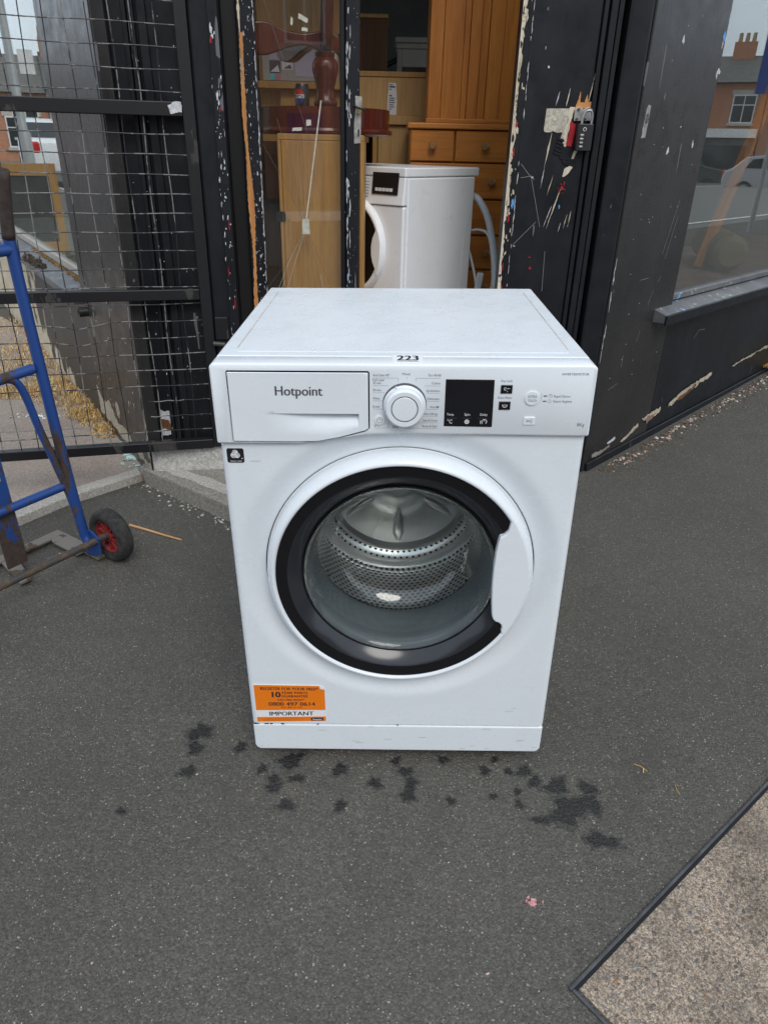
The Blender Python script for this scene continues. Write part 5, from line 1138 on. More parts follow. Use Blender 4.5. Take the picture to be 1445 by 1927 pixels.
for i, (x, y, a, b) in enumerate(((0, 0, 0.0075, 0.006), (-0.006, 0.009, 0.0022, 0.0028), (-0.010, 0.003, 0.0015, 0.0022), (0.018, 0.002, 0.0016, 0.0025))):
    prism(bm, blob(x, y, a, b, 20 + i, 14, 0.4), 0.0, 0.0028 - 0.0004 * i, 'z')
tag(mesh_obj('plaster_crumb', bm, simple('pink_crumb', (0.50, 0.24, 0.24), 0.7, var=0.4, scale=120), None, mw=PAVE @ T((0.231, -0.311, 0))), 'crushed pink crumb on the tarmac in front of the machine', 'crumb')
# access cover with exposed aggregate infill
A0, A1 = Vector((0.268, -0.449)), Vector((0.752, -0.050)); e1 = (A1 - A0).normalized()
AF = PAVE @ frame(A0, (e1.x, e1.y))
ac = thing('access_cover', 'recessed pavement cover with steel edge and exposed aggregate infill', 'access cover', AF)
def slab(y0, y1, x0, x1): return (x0, x1, y0, y1)
BOX('infill', (0.0075, 1.05, -0.80, -0.0075, -0.05, 0.0035), M['aggregate'], ac, 0.001)
BOX('edge_strip', (-0.004, 1.05, -0.0020, 0.0035, -0.05, 0.0048), M['dark_steel'], ac, 0.0012)
BOX('edge_strip', (-0.0030, 0.0022, -0.80, -0.0022, -0.05, 0.0044), M['dark_steel'], ac, 0.0012)
BOX('joint', (0.0024, 1.05, -0.0074, -0.0022, -0.05, 0.0006), M['black_deep'], ac, 0)
# dry grass, rubble, shards
def blades(name, spots, n, seed, mat, hgt=(0.02, 0.07)):
    rd = random.Random(seed); bm = bmesh.new()
    for _ in range(n):
        sx, sy, rx, ry, dn = rd.choice(spots)
        a = rd.random() * 6.283; q = rd.random() ** 0.6
        x, y = sx + rx * q * math.cos(a), sy + ry * q * math.sin(a)
        h = hgt[0] + (hgt[1] - hgt[0]) * rd.random() ** 2 * (1.1 - q); b = rd.random() * 6.283
        dx, dy = math.cos(b), math.sin(b); w = 0.0012 + 0.0012 * rd.random(); L = h * (0.6 + rd.random() * 1.4)
        z0 = 0.028 + rd.random() * 0.008 * (1 - q)
        p = [Vector((x, y, z0)), Vector((x + dx * L * .5, y + dy * L * .5, z0 + h)), Vector((x + dx * L, y + dy * L, z0 + h * (0.2 + 0.7 * rd.random())))]
        nrm = Vector((-dy, dx, 0)) * w
        v = [bm.verts.new(PAVE @ k) for k in (p[0] - nrm, p[0] + nrm, p[1] + nrm * .8, p[1] - nrm * .8, p[2])]
        bm.faces.new(v[:4]); bm.faces.new((v[3], v[2], v[4]))
    return kind(mesh_obj(name, bm, mat), 'stuff')
gs = [(-1.30, 1.93, 0.13, 0.13, 1), (-1.46, 2.13, 0.16, 0.15, 1), (-1.60, 2.24, 0.22, 0.16, 1), (-1.72, 2.40, 0.20, 0.2, 1), (-1.95, 2.72, 0.26, 0.24, 1), (-2.15, 3.0, 0.25, 0.25, 1), (-1.22, 1.78, 0.09, 0.1, 1), (-1.85, 2.25, 0.14, 0.10, 1), (-1.40, 1.98, 0.1, 0.1, 1), (-2.5, 3.5, 0.4, 0.4, 1)]
blades('dry_grass', gs, 8000, 2, M['grass'], (0.006, 0.040))
blades('dry_grass', [(2.10, 2.78, 0.10, 0.07, 1), (2.25, 2.92, 0.14, 0.08, 1)], 1500, 4, simple('yellow_moss', (0.52, 0.32, 0.07), 0.9, var=0.4, scale=60), (0.01, 0.035))
gsill = bmesh.new(); rd = random.Random(8)           # moss along the glass on the left sill
def bits(name, n, pos, size, mat, seed, flat=0.5):
    rd = random.Random(seed); bm = bmesh.new()
    for _ in range(n):
        p = pos(rd); s_ = size[0] + (size[1] - size[0]) * rd.random() ** 2.5
        m = Matrix.Translation(p) @ Matrix.Rotation(rd.random() * 6.28, 4, 'Z') @ Matrix.Rotation((rd.random() - .5) * 1.0, 4, 'X') @ Matrix.Diagonal((s_ * (0.6 + rd.random()), s_ * (0.5 + 0.6 * rd.random()), s_ * flat * (0.5 + rd.random()), 1))
        k = [bm.verts.new(m @ Vector(q)) for q in ((-1, -.6, -.4), (.9, -1, -.4), (1, .8, -.4), (-.7, 1, -.4), (-.5, -.4, .7), (.6, -.3, .9), (.4, .6, .6))]
        for f in ((0, 1, 5, 4), (1, 2, 6, 5), (2, 3, 6), (3, 0, 4), (4, 5, 6), (3, 4, 6), (3, 2, 1, 0)): bm.faces.new([k[i] for i in f])
    return kind(mesh_obj(name, bm, mat), 'stuff')
def rw_pos(rd):
    s_ = 0.05 + 2.1 * rd.random(); off = abs(rd.gauss(0, 0.035)) + 0.035
    p = RWG @ Vector((s_, -off, 0)); return Vector((p.x, p.y, gz(p.x, p.y) + 0.002))
bits('rubble', 380, rw_pos, (0.0012, 0.010), M['rubble_mat'], 21)
bits('rubble', 110, rw_pos, (0.0015, 0.008), M['riser'], 22)
bits('soil_crumbs', 900, rw_pos, (0.001, 0.008), simple('dark_soil', (0.10, 0.075, 0.055), 0.9, var=0.5, scale=90), 29)
def st_pos(rd):
    t = rd.random(); a = Vector((-0.95, 1.335)); b = Vector((-0.46, 0.955)); p = a + (b - a) * t + Vector((-0.6, -0.8)) * (abs(rd.gauss(0, 0.03)) + 0.005)
    return PAVE @ Vector((p.x, p.y, 0.001))
bits('paint_crumbs', 150, st_pos, (0.0012, 0.006), M['riser'], 23, 0.3)
def sh_pos(rd):
    t = rd.random(); p = Vector((-0.985, 1.405)).lerp(Vector((-1.12, 1.62)), t) + Vector((rd.gauss(0, 0.022), rd.gauss(0, 0.016))); return PAVE @ Vector((p.x, p.y, 0.031))
bits('glass_shards', 120, sh_pos, (0.003, 0.015), M['shard'], 24, 0.18)
def sh2(rd): return PAVE @ Vector((-1.62 + rd.gauss(0, 0.06), 1.93 + rd.gauss(0, 0.02), 0.030))
bits('paint_crumbs', 70, sh2, (0.002, 0.008), M['sticker_white'], 25, 0.2)
def sp(rd): return PAVE @ Vector((rd.uniform(-1.1, 1.6), rd.uniform(-0.62, 1.0), 0.0006))
bits('grit', 260, sp, (0.0006, 0.0032), M['rubble_mat'], 26, 0.5)
def sl_pos(rd):
    x = -0.80 - 1.3 * rd.random() ** 1.2; return LWG @ Vector((x, 0.040 + rd.gauss(0, 0.006), 0.592))
bits('sill_moss', 260, sl_pos, (0.002, 0.009), simple('brown_moss', (0.20, 0.12, 0.04), 0.9, var=0.5, scale=80), 27, 0.8)
def tf_pos(rd): return LWG @ Vector((-1.62 + rd.gauss(0, 0.10), -0.035 + rd.gauss(0, 0.012), 0.575 + rd.random() * 0.02))
bits('dead_weeds', 200, tf_pos, (0.003, 0.014), simple('dark_dead_weed', (0.06, 0.045, 0.03), 0.9, var=0.5, scale=80), 28, 0.9)

# ================================================================== INSIDE THE DOORWAY
# second washing machine, turned towards the door leaf
a = R(-40); MW = T((-0.006, 1.52, 0.3435)) @ RZ(a) @ Matrix.Scale(0.845, 4) @ T((-0.2975, 0, 0))
w2 = thing('washing_machine', 'second white washing machine just inside the doorway with a hose behind it', 'washing machine', MW)
BOX('cabinet', (-0.2975, 0.2975, 0.03, 0.50, -0.17, 0.822), M['enamel_in'], w2, 0.008)
BOX('lid', (-0.2985, 0.2985, 0.010, 0.525, 0.8225, 0.858), M['enamel_in'], w2, 0.006)
BOX('front_panel', (-0.2975, 0.2975, 0.004, 0.0295, -0.165, 0.715), M['enamel_in'], w2, 0.008)
PRISM('control_panel', [(-0.002, 0.718), (0.0295, 0.718), (0.0295, 0.8222), (0.012, 0.8222)], -0.2975, 0.2975, M['enamel_in'], w2, axis='x', bevel=0.005)
PRISM('display', [(-0.0012, 0.758), (-0.0005, 0.757), (0.0083, 0.838), (0.0075, 0.838)], 0.130, 0.268, M['screen'], w2, axis='x')
bm = bmesh.new()
for k in range(5): box(bm, 0.148 + k * 0.019, 0.164 + k * 0.019, -0.0006, 0.0010, 0.769, 0.781)
mesh_obj('key', bm, M['print_white'], w2)
bm = bmesh.new()
for k in range(7): box(bm, 0.083, 0.108, 0.0005 + 0.0017 * k, 0.0018 + 0.0017 * k, 0.745 + 0.011 * k, 0.747 + 0.011 * k)
mesh_obj('panel_print', bm, M['print'], w2)
LATHE('door', [(0.210, 0.0035), (0.209, -0.010), (0.204, -0.022), (0.196, -0.026), (0.188, -0.023), (0.184, -0.016)], M['enamel_in'], w2, 72, 'y', (0, 0, 0.545))
LATHE('door_window', [(0.1845, -0.016), (0.16, -0.013), (0.0, -0.010)], M['gloss_black'], w2, 56, 'y', (0, 0, 0.545))
PRISM('handle', [(0.178, 0.640), (0.172, 0.615), (0.158, 0.590), (0.150, 0.555), (0.151, 0.52), (0.160, 0.490), (0.172, 0.468), (0.180, 0.440), (0.192, 0.465), (0.203, 0.52), (0.203, 0.57), (0.194, 0.610)], -0.027, -0.010, M['enamel_in'], w2, bevel=0.004)
# pressed ribs on its side
for k, (y0, y1) in enumerate(((0.145, 0.222), (0.25, 0.332), (0.367, 0.442))):
    lean = -0.02 * k
    P_ = smooth_path([(0.2952, y0 + 0.004 + lean * 0, 0.712), (0.2952, y0 - 0.002, 0.76), (0.2952, y0, 0.80), (0.2952, y0 + 0.012, 0.810), (0.2952, y1 - 0.012, 0.810), (0.2952, y1, 0.80), (0.2952, y1 - 0.012, 0.74), (0.2952, y1 - 0.034, 0.62), (0.2952, y1 - 0.05, 0.45), (0.2952, y1 - 0.055, 0.05)], 4)
    TUBE('side_rib', P_, 0.0026, M['enamel_in'], w2, 8)
    TUBE('side_rib', [(0.2952, y0 + 0.030, 0.792), (0.2952, y0 + 0.022, 0.77), (0.2952, y0 + 0.018, 0.72)], 0.0030, M['enamel_in'], w2, 8)
TUBE('side_rib', smooth_path([(0.2952, 0.478, 0.69), (0.2952, 0.450, 0.62), (0.2952, 0.432, 0.45), (0.2952, 0.428, 0.05)], 4), 0.0032, M['enamel_in'], w2, 8)
inv2 = MW.inverted()
def W2(pts): return [inv2 @ Vector(p) for p in pts]
TUBE('drain_hose', smooth_path(W2([(0.256, 1.876, 0.973), (0.286, 1.859, 0.956), (0.32, 1.842, 0.901), (0.345, 1.825, 0.817), (0.366, 1.809, 0.698), (0.375, 1.8, 0.555), (0.366, 1.8, 0.411), (0.299, 1.859, 0.377)]), 6), 0.0155, M['hose'], w2, 12)
TUBE('power_cable', smooth_path(W2([(0.248, 1.876, 0.842), (0.299, 1.859, 0.851), (0.332, 1.834, 0.829), (0.353, 1.825, 0.732), (0.358, 1.825, 0.639), (0.332, 1.825, 0.563), (0.307, 1.825, 0.597), (0.29, 1.834, 0.682), (0.265, 1.859, 0.766), (0.248, 1.876, 0.8)]), 6), 0.006, M['hose'], w2, 10)
pg = bmesh.new(); box(pg, -0.014, 0.014, -0.012, 0.012, -0.042, 0.05)
mesh_obj('plug', pg, M['hose'], w2, bevel=0.008, mw=inv2 @ T((0.305, 1.825, 0.648)) @ Matrix.Rotation(0.12, 4, 'Y'))
# pine chest of drawers with a pine wardrobe piece on top
def chest():
    x0, x1, y, top = 0.021, 0.438, 2.10, 1.218
    t = thing('chest_of_drawers', 'orange pine chest of drawers with round knobs behind the indoor washing machine', 'chest of drawers', T(((x0 + x1) / 2, y, FLOOR)))
    w = (x1 - x0) / 2; h = top - FLOOR
    BOX('carcass', (-w, w, 0.022, 0.36, 0, h - 0.022), M['pine'], t, 0.003)
    BOX('top', (-w - 0.012, w + 0.012, -0.012, 0.37, h - 0.0215, h), M['pine_x'], t, 0.006)
    def drw(a, b, z0, z1):
        d = BOX('drawer', (a + 0.003, b - 0.003, 0.0, 0.0215, z0 + 0.003, z1 - 0.003), M['pine_x'], t, 0.004)
        n = 1 if b - a < 0.27 else 2
        for k in range(n):
            cx_ = (a + b) / 2 if n == 1 else a + (b - a) * (0.2 + 0.6 * k)
            LATHE('knob', [(0, -0.029), (0.011, -0.028), (0.0165, -0.023), (0.0155, -0.017), (0.008, -0.012), (0.008, 0.0)], M['pine_knob'], d, 20, 'y', (cx_, 0, (z0 + z1) / 2))
    zs = [h - 0.022, h - 0.139, h - 0.274, h - 0.412, h - 0.549, h - 0.687, h - 0.85]
    drw(-w, -0.030, zs[1], zs[0]); drw(-0.030, w, zs[1], zs[0])
    for z1, z0 in zip(zs[1:], zs[2:]): drw(-w, w, z0, z1)
    return t
chest()
pw = thing('wardrobe', 'tall orange pine wardrobe panel of vertical boards standing on the pine chest', 'wardrobe', T((0.253, 2.135, 1.2185)))
xs = [-0.168, -0.116, -0.039, -0.0155, 0.026, 0.057, 0.112, 0.168]
for i, (a, b) in enumerate(zip(xs, xs[1:])):
    d = (0.0, 0.004, 0.010, 0.002, 0.009, 0.0, 0.003)[i]
    BOX('board', (a + 0.0006, b - 0.0006, d, 0.024, 0.002, 1.05), M['pine'], pw, 0.002)
BOX('base_rail', (-0.172, 0.172, -0.006, 0.0245, 0.0, 0.016), M['pine_x'], pw, 0.003)
BOX('carcass', (-0.168, 0.168, 0.0245, 0.32, 0.002, 1.05), M['pine'], pw, 0.003)
# light oak cupboard behind the door leaf, pedestal table upside down on it
oc = thing('cupboard', 'light oak cupboard standing behind the cracked door glass', 'cupboard', T((-0.268, 1.465, FLOOR)))
BOX('side', (-0.135, 0.118, 0.0, 0.15, 0, 0.9415), M['oak'], oc, 0.003)
BOX('top_board', (-0.146, 0.130, 0.0, 0.48, 0.942, 0.960), M['oak'], oc, 0.002)
BOX('edge_board', (-0.1465, -0.1355, -0.004, 0.15, 0, 0.9415), M['oak'], oc, 0.002)
BOX('corner_board', (0.1185, 0.132, -0.006, 0.15, 0, 0.9415), M['oak'], oc, 0.002)
for z in (0.36, 0.70, 0.15): BOX('hinge', (-0.160, -0.128, -0.008, -0.0045, z, z + 0.030), M['black_deep'], oc, 0.001)
dc = thing('cabinet', 'dark brown cabinet standing left of the oak cupboard behind the glass', 'cabinet', T((-0.62, 1.95, FLOOR)))
BOX('carcass', (-0.17, 0.135, 0, 0.45, 0, 0.94), M['dark_wood'], dc, 0.003); BOX('door', (-0.165, 0.13, -0.018, -0.001, 0.05, 0.90), M['dark_wood'], dc, 0.003)
tb = thing('pedestal_table', 'dark mahogany pedestal table stored upside down on the oak cupboard', 'table', T((-0.280, 1.72, 1.1605)) @ Matrix.Scale(0.875, 4))
LATHE('tabletop', [(0, 0.0), (0.252, 0.0), (0.262, 0.004), (0.264, 0.012), (0.260, 0.020), (0.252, 0.024), (0, 0.024)], M['mahogany'], tb, 72)
LATHE('apron', [(0.250, 0.0245), (0.252, 0.090), (0.238, 0.090), (0.236, 0.0245)], M['mahogany'], tb, 72)
LATHE('pedestal', [(0.0, 0.0245), (0.075, 0.0245), (0.075, 0.045), (0.048, 0.062), (0.040, 0.085), (0.036, 0.092), (0.044, 0.102), (0.0475, 0.112), (0.040, 0.124), (0.034, 0.140), (0.036, 0.165), (0.044, 0.195), (0.0505, 0.222), (0.0495, 0.242), (0.041, 0.258), (0.034, 0.262), (0.037, 0.268), (0.037, 0.280), (0.0, 0.280)], M['mahogany'], tb, 40, angle=60)
def tleg(ang):
    bm = bmesh.new(); up = [(0.02, 0.345), (0.09, 0.335), (0.16, 0.345), (0.22, 0.365), (0.28, 0.36), (0.32, 0.345)]; lo = [(0.02, 0.282), (0.08, 0.298), (0.15, 0.285), (0.22, 0.262), (0.28, 0.265), (0.32, 0.285)]
    prism(bm, [(p.x, p.z) for p in smooth_path([(a, 0, b) for a, b in up], 5)] + [(p.x, p.z) for p in smooth_path([(a, 0, b) for a, b in lo], 5)][::-1], -0.019, 0.019)
    mesh_obj('leg', bm, M['mahogany'], tb, bevel=0.006, mw=RZ(ang))
tleg(R(195)); tleg(R(70)); tleg(R(130))
BOX('corner_block', (-0.115, -0.039, -0.163, -0.087, 0.0245, 0.0507), M['mahogany'], tb, 0.002)
bm = bmesh.new(); prism(bm, [(p.x, p.z) for p in smooth_path([(-0.02, 0, 0.275), (0.04, 0, 0.30), (0.075, 0, 0.37), (0.10, 0, 0.46), (0.13, 0, 0.52)], 5)] + [(p.x, p.z) for p in smooth_path([(-0.03, 0, 0.285), (-0.01, 0, 0.32), (0.02, 0, 0.38), (0.04, 0, 0.46), (0.06, 0, 0.53)], 5)][::-1], -0.02, 0.02)
mesh_obj('leg', bm, M['mahogany'], tb, bevel=0.006, mw=RZ(R(-75)) @ Matrix.Diagonal((1, 1, 1, 1)))
# drinks can standing inside the upturned table
can = thing('drinks_can', 'black drinks can with a round red and blue emblem standing on the upturned table', 'can', T((-0.3477, 1.611, 1.205)) @ Matrix.Scale(0.875, 4))
LATHE('body', [(0.0, 0.0), (0.024, 0.0), (0.0262, 0.006), (0.0262, 0.105), (0.0225, 0.114)], M['can_black'], can, 40)
LATHE('lid', [(0.0226, 0.1142), (0.0232, 0.117), (0.022, 0.1175), (0.0205, 0.1145), (0.0, 0.1145)], M['alu'], can, 32)
rc = 0.0265
def cancv(p, r=rc): a_ = R(-118) + p[0] / rc; return Vector((r * math.cos(a_), r * math.sin(a_), p[1]))
def disc_part(z0, z1, rad, cz):
    o = []; n = 20
    for k in range(n + 1):
        z = z0 + (z1 - z0) * k / n; o.append((math.sqrt(max(0, rad * rad - z * z)), cz + z))
    return o + [(-x, z) for x, z in o[::-1]]
for nm, z0, z1, mt in (('emblem_red', 0.0065, 0.0235, 'logo_red'), ('emblem_blue', -0.0235, -0.0065, 'logo_blue'), ('emblem_band', -0.006, 0.006, 'print_white')):
    bm = bmesh.new(); pts = disc_part(z0, z1, 0.0238, 0.074); n = len(pts) // 2
    L_ = pts[:n]; R_ = pts[n:][::-1]
    for (a1, a2, b1, b2) in zip(L_, L_[1:], R_, R_[1:]):
        for k in range(8):
            t0, t1 = k / 8, (k + 1) / 8
            try: bm.faces.new([bm.verts.new(cancv((b_[0] + (a_[0] - b_[0]) * t, a_[1]))) for a_, b_, t in ((a1, b1, t0), (a1, b1, t1), (a2, b2, t1), (a2, b2, t0))])
            except ValueError: pass
    mesh_obj(nm, bm, M[mt], can, smooth=True)
bm = bmesh.new(); add_text(bm, 'PEPSI', -0.0205, 0.0695, 0.041, 0.0095, lambda p: cancv(p, 0.0269), weight=0.0006); mesh_obj('lettering', bm, M['ink'], can)
# cupboard with pinned notices at the back of the oak cupboard
bk = thing('tall_cupboard', 'tall light oak cupboard of upright boards standing behind the upturned table', 'cupboard', T((-0.455, 2.62, FLOOR)))
for i, (a, b) in enumerate(zip([-0.20, -0.075, 0.04, 0.165], [-0.076, 0.039, 0.164, 0.18])): BOX('board', (a, b, 0.0, 0.02, 1.362, 1.62), M['oak'], bk, 0.002)
BOX('carcass', (-0.20, 0.18, 0.021, 0.40, 0, 1.62), M['oak'], bk, 0.003)
BOX('shelf', (-0.20, 0.18, -0.06, 0.0205, 1.150, 1.178), M['oak'], bk, 0.003)
BOX('lower_door', (-0.105, 0.18, -0.02, 0.0205, 0.2, 1.149), M['oak'], bk, 0.003)
pb_ = tag(BOX('pinboard', (-0.18, 0.155, -0.012, 0.0, 0, 0.178), M['pinboard'], None, 0.001, T((-0.455, 2.62, 1.383))), 'small grey pinboard on the tall cupboard behind the glass', 'pinboard')
for i, (x0, x1, z0, z1, mt, lb) in enumerate(((-0.605, -0.556, 1.462, 1.515, 'paper_lilac', 'lilac leaflet at the top left of the pinboard'), (-0.604, -0.555, 1.412, 1.459, 'paper_dark', 'dark leaflet with a pale wedge under the lilac leaflet'), (-0.603, -0.580, 1.386, 1.410, 'paper_teal', 'teal scrap at the bottom left of the pinboard'), (-0.578, -0.556, 1.388, 1.411, 'paper_pink', 'pink scrap beside the teal scrap on the pinboard'), (-0.548, -0.500, 1.425, 1.520, 'paper', 'white card with a dark foot beside the leaflets'), (-0.490, -0.405, 1.400, 1.500, 'paper_lilac', 'large lilac sheet pinned in the middle of the board'), (-0.470, -0.415, 1.503, 1.545, 'paper_pink', 'pink card above the large lilac sheet'), (-0.34, -0.305, 1.42, 1.50, 'paper', 'pale slip pinned right of the table pedestal'))):
    lf = BOX('leaflet', (x0, x1, -0.0015, 0.0, z0, z1), M[mt], None, 0, T((0, 2.6075, 0)))
    tag(lf, lb, 'leaflet', 'notices pinned up behind the glass')
    if i in (1, 4):
        PRISM('print', [(x0 + 0.004, z0 + 0.004), (x1 - 0.004, z0 + 0.004), (x1 - 0.012, z0 + 0.02 + 0.01 * (i == 1))], -0.0022, -0.0016, M['paper' if i == 1 else 'paper_dark'], lf)
# cardboard / hardboard pieces further in
hb = thing('flat_cabinet', 'brown hardboard backed cabinet with a white label facing the doorway', 'cabinet', T((-0.0436, 2.53, 1.254)) @ Matrix.Scale(0.837, 4))
BOX('back_panel', (-0.25, 0.26, 0.0, 0.012, 0.002, 0.175), M['board'], hb, 0.001); BOX('carcass', (-0.25, 0.26, 0.0125, 0.40, 0.002, 0.175), M['board'], hb, 0.002)
BOX('top_board', (-0.252, 0.265, -0.006, 0.41, 0.1755, 0.200), M['oak'], hb, 0.003)
lab = PRISM('label', [(-0.040, 0.003), (0.008, 0.003), (0.010, 0.060), (0.004, 0.148), (-0.034, 0.150), (-0.040, 0.06)], -0.002, -0.0004, M['paper'], hb)
bm = bmesh.new()
for k in range(12):
    w_ = (0.018, 0.03, 0.012, 0.0, 0.0, 0.014, 0.03, 0.026, 0.03, 0.022, 0.028, 0.015)[k]
    if w_: box(bm, -0.031, -0.031 + w_, -0.0032, -0.0022, 0.138 - 0.010 * k, 0.142 - 0.010 * k + (0.003 if k in (1, 5) else 0))
kind(mesh_obj('label_print', bm, M['print'], lab), 'stuff')
dk = thing('desk', 'brown desk pedestal standing below the hardboard cabinet', 'desk', T((-0.0396, 2.50, 0.313)) @ Matrix.Scale(0.8777, 4))
BOX('top', (-0.235, 0.24, -0.02, 0.55, 1.030, 1.0715), M['board'], dk, 0.003); BOX('side', (-0.085, 0.24, 0.0, 0.52, -0.128, 1.0295), M['board'], dk, 0.003); BOX('leg', (-0.115, -0.0855, 0.03, 0.06, -0.128, 1.0295), M['oak'], dk, 0.003)
BOX('back_panel', (-0.235, -0.1155, 0.40, 0.42, -0.128, 1.0295), M['dark_wood'], dk, 0.002)
wd = thing('dresser_top', 'chalk white dresser top with a moulded cornice far inside the shop', 'dresser', T((0.16, 4.1, 1.20)))
BOX('carcass', (-0.20, 0.20, 0.022, 0.25, 0.0, 0.50), M['painted'], wd, 0.003); BOX('cornice', (-0.215, 0.215, -0.02, 0.25, 0.5005, 0.530), M['painted'], wd, 0.008); BOX('cornice', (-0.208, 0.208, -0.008, 0.25, 0.470, 0.50), M['painted'], wd, 0.008)
BOX('frame', (-0.20, -0.170, 0.0, 0.0215, 0.0, 0.4695), M['painted'], wd, 0.003); BOX('frame', (-0.1695, 0.20, 0.0, 0.0215, 0.375, 0.4695), M['painted'], wd, 0.003); BOX('pane', (-0.1695, 0.20, 0.010, 0.0145, 0.01, 0.3745), M['dim_mirror'], wd, 0)
BOX('shelf', (-0.20, 0.20, -0.01, 0.25, -0.03, -0.0005), M['painted'], wd, 0.002)
stn = thing('sideboard', 'dark brown sideboard carrying the white dresser top', 'sideboard', T((0.16, 4.08, FLOOR)))
BOX('carcass', (-0.30, 0.35, 0.0, 0.40, 0, 0.968), M['dark_wood'], stn, 0.004)
bb = thing('box', 'dark brown wooden box high up behind the door leaf', 'box', T((-0.20, 3.72, 1.4725)))
BOX('body', (-0.22, 0.10, 0, 0.35, 0.002, 0.30), M['dark_wood'], bb, 0.004); BOX('lid', (-0.225, 0.105, -0.005, 0.355, 0.3005, 0.32), M['board'], bb, 0.003)
bst = thing('shelf_unit', 'dark shelf unit carrying the brown wooden box', 'shelf', T((-0.20, 3.70, FLOOR)))
BOX('side', (-0.235, -0.215, 0, 0.38, 0, 1.25), M['dark_wood'], bst, 0.002); BOX('side', (0.10, 0.12, 0, 0.38, 0, 1.25), M['dark_wood'], bst, 0.002); BOX('shelf', (-0.235, 0.12, 0, 0.38, 1.2505, 1.2715), M['dark_wood'], bst, 0.002)
for k, (x0, z0, x1, z1) in enumerate(((0.02, 1.62, 0.28, 2.0), (-0.02, 1.60, 0.26, 1.95), (0.06, 1.66, 0.25, 1.98))):
    tag(TUBE('hanging_cable', smooth_path([(x0 - 0.3, 4.5, z0 - 0.1), (x0 + 0.1, 4.5, z0 + 0.12), (x1, 4.5, z1), (x1 + 0.1, 4.5, 2.74)], 6), 0.006, M['black_deep'], None, 8), ('thick black cable sagging across the dark shop ceiling', 'black cable hanging lowest across the back of the shop', 'short black cable between the two longer cables at the back')[k], 'cable', 'cables hanging at the back of the shop')
# behind the right window: leaning timber post and a dust sheet over a mattress
lp_ = thing('timber_post', 'orange timber post leaning inside the right window', 'post', RWG @ T((1.55, 0.35, 0.605)))
bm = bmesh.new(); box(bm, -0.022, 0.022, -0.022, 0.022, 0, 1.15); mesh_obj('post', bm, M['pine'], lp_, bevel=0.002, mw=Matrix.Rotation(R(28), 4, 'Y'))
ds = thing('display_shelf', 'low window display shelf behind the right window', 'shelf', RWG @ T((2.2, 0.40, 0.0)))
BOX('shelf', (-1.6, 1.8, -0.33, 0.45, 0.56, 0.60), simple('maroon_carpet', (0.17, 0.10, 0.095), 0.9, var=0.3, scale=14), ds, 0.004); BOX('support', (-1.6, 1.8, 0.30, 0.34, FLOOR, 0.5595), M['dark_wood'], ds, 0.004)
ch = thing('bolster', 'brown upholstered bolster lying on the display shelf', 'cushion', RWG @ T((1.75, 0.35, 0.605)))
LATHE('cover', [(0, -0.30), (0.06, -0.30), (0.085, -0.27), (0.09, 0), (0.085, 0.27), (0.06, 0.30), (0, 0.30)], simple('brown_upholstery', (0.15, 0.115, 0.06), 0.8), ch, 28, 'x', mw=T((0, 0, 0.09)) @ RZ(0.6))
ds2 = thing('display_shelf', 'low window display shelf behind the left window', 'shelf', LWG @ T((-2.2, 0.42, 0.0)))
BOX('shelf', (-1.8, 1.35, -0.33, 0.45, 0.54, 0.585), M['painted'], ds2, 0.004); BOX('support', (-1.8, 1.35, 0.30, 0.34, FLOOR, 0.5395), M['dark_wood'], ds2, 0.004)

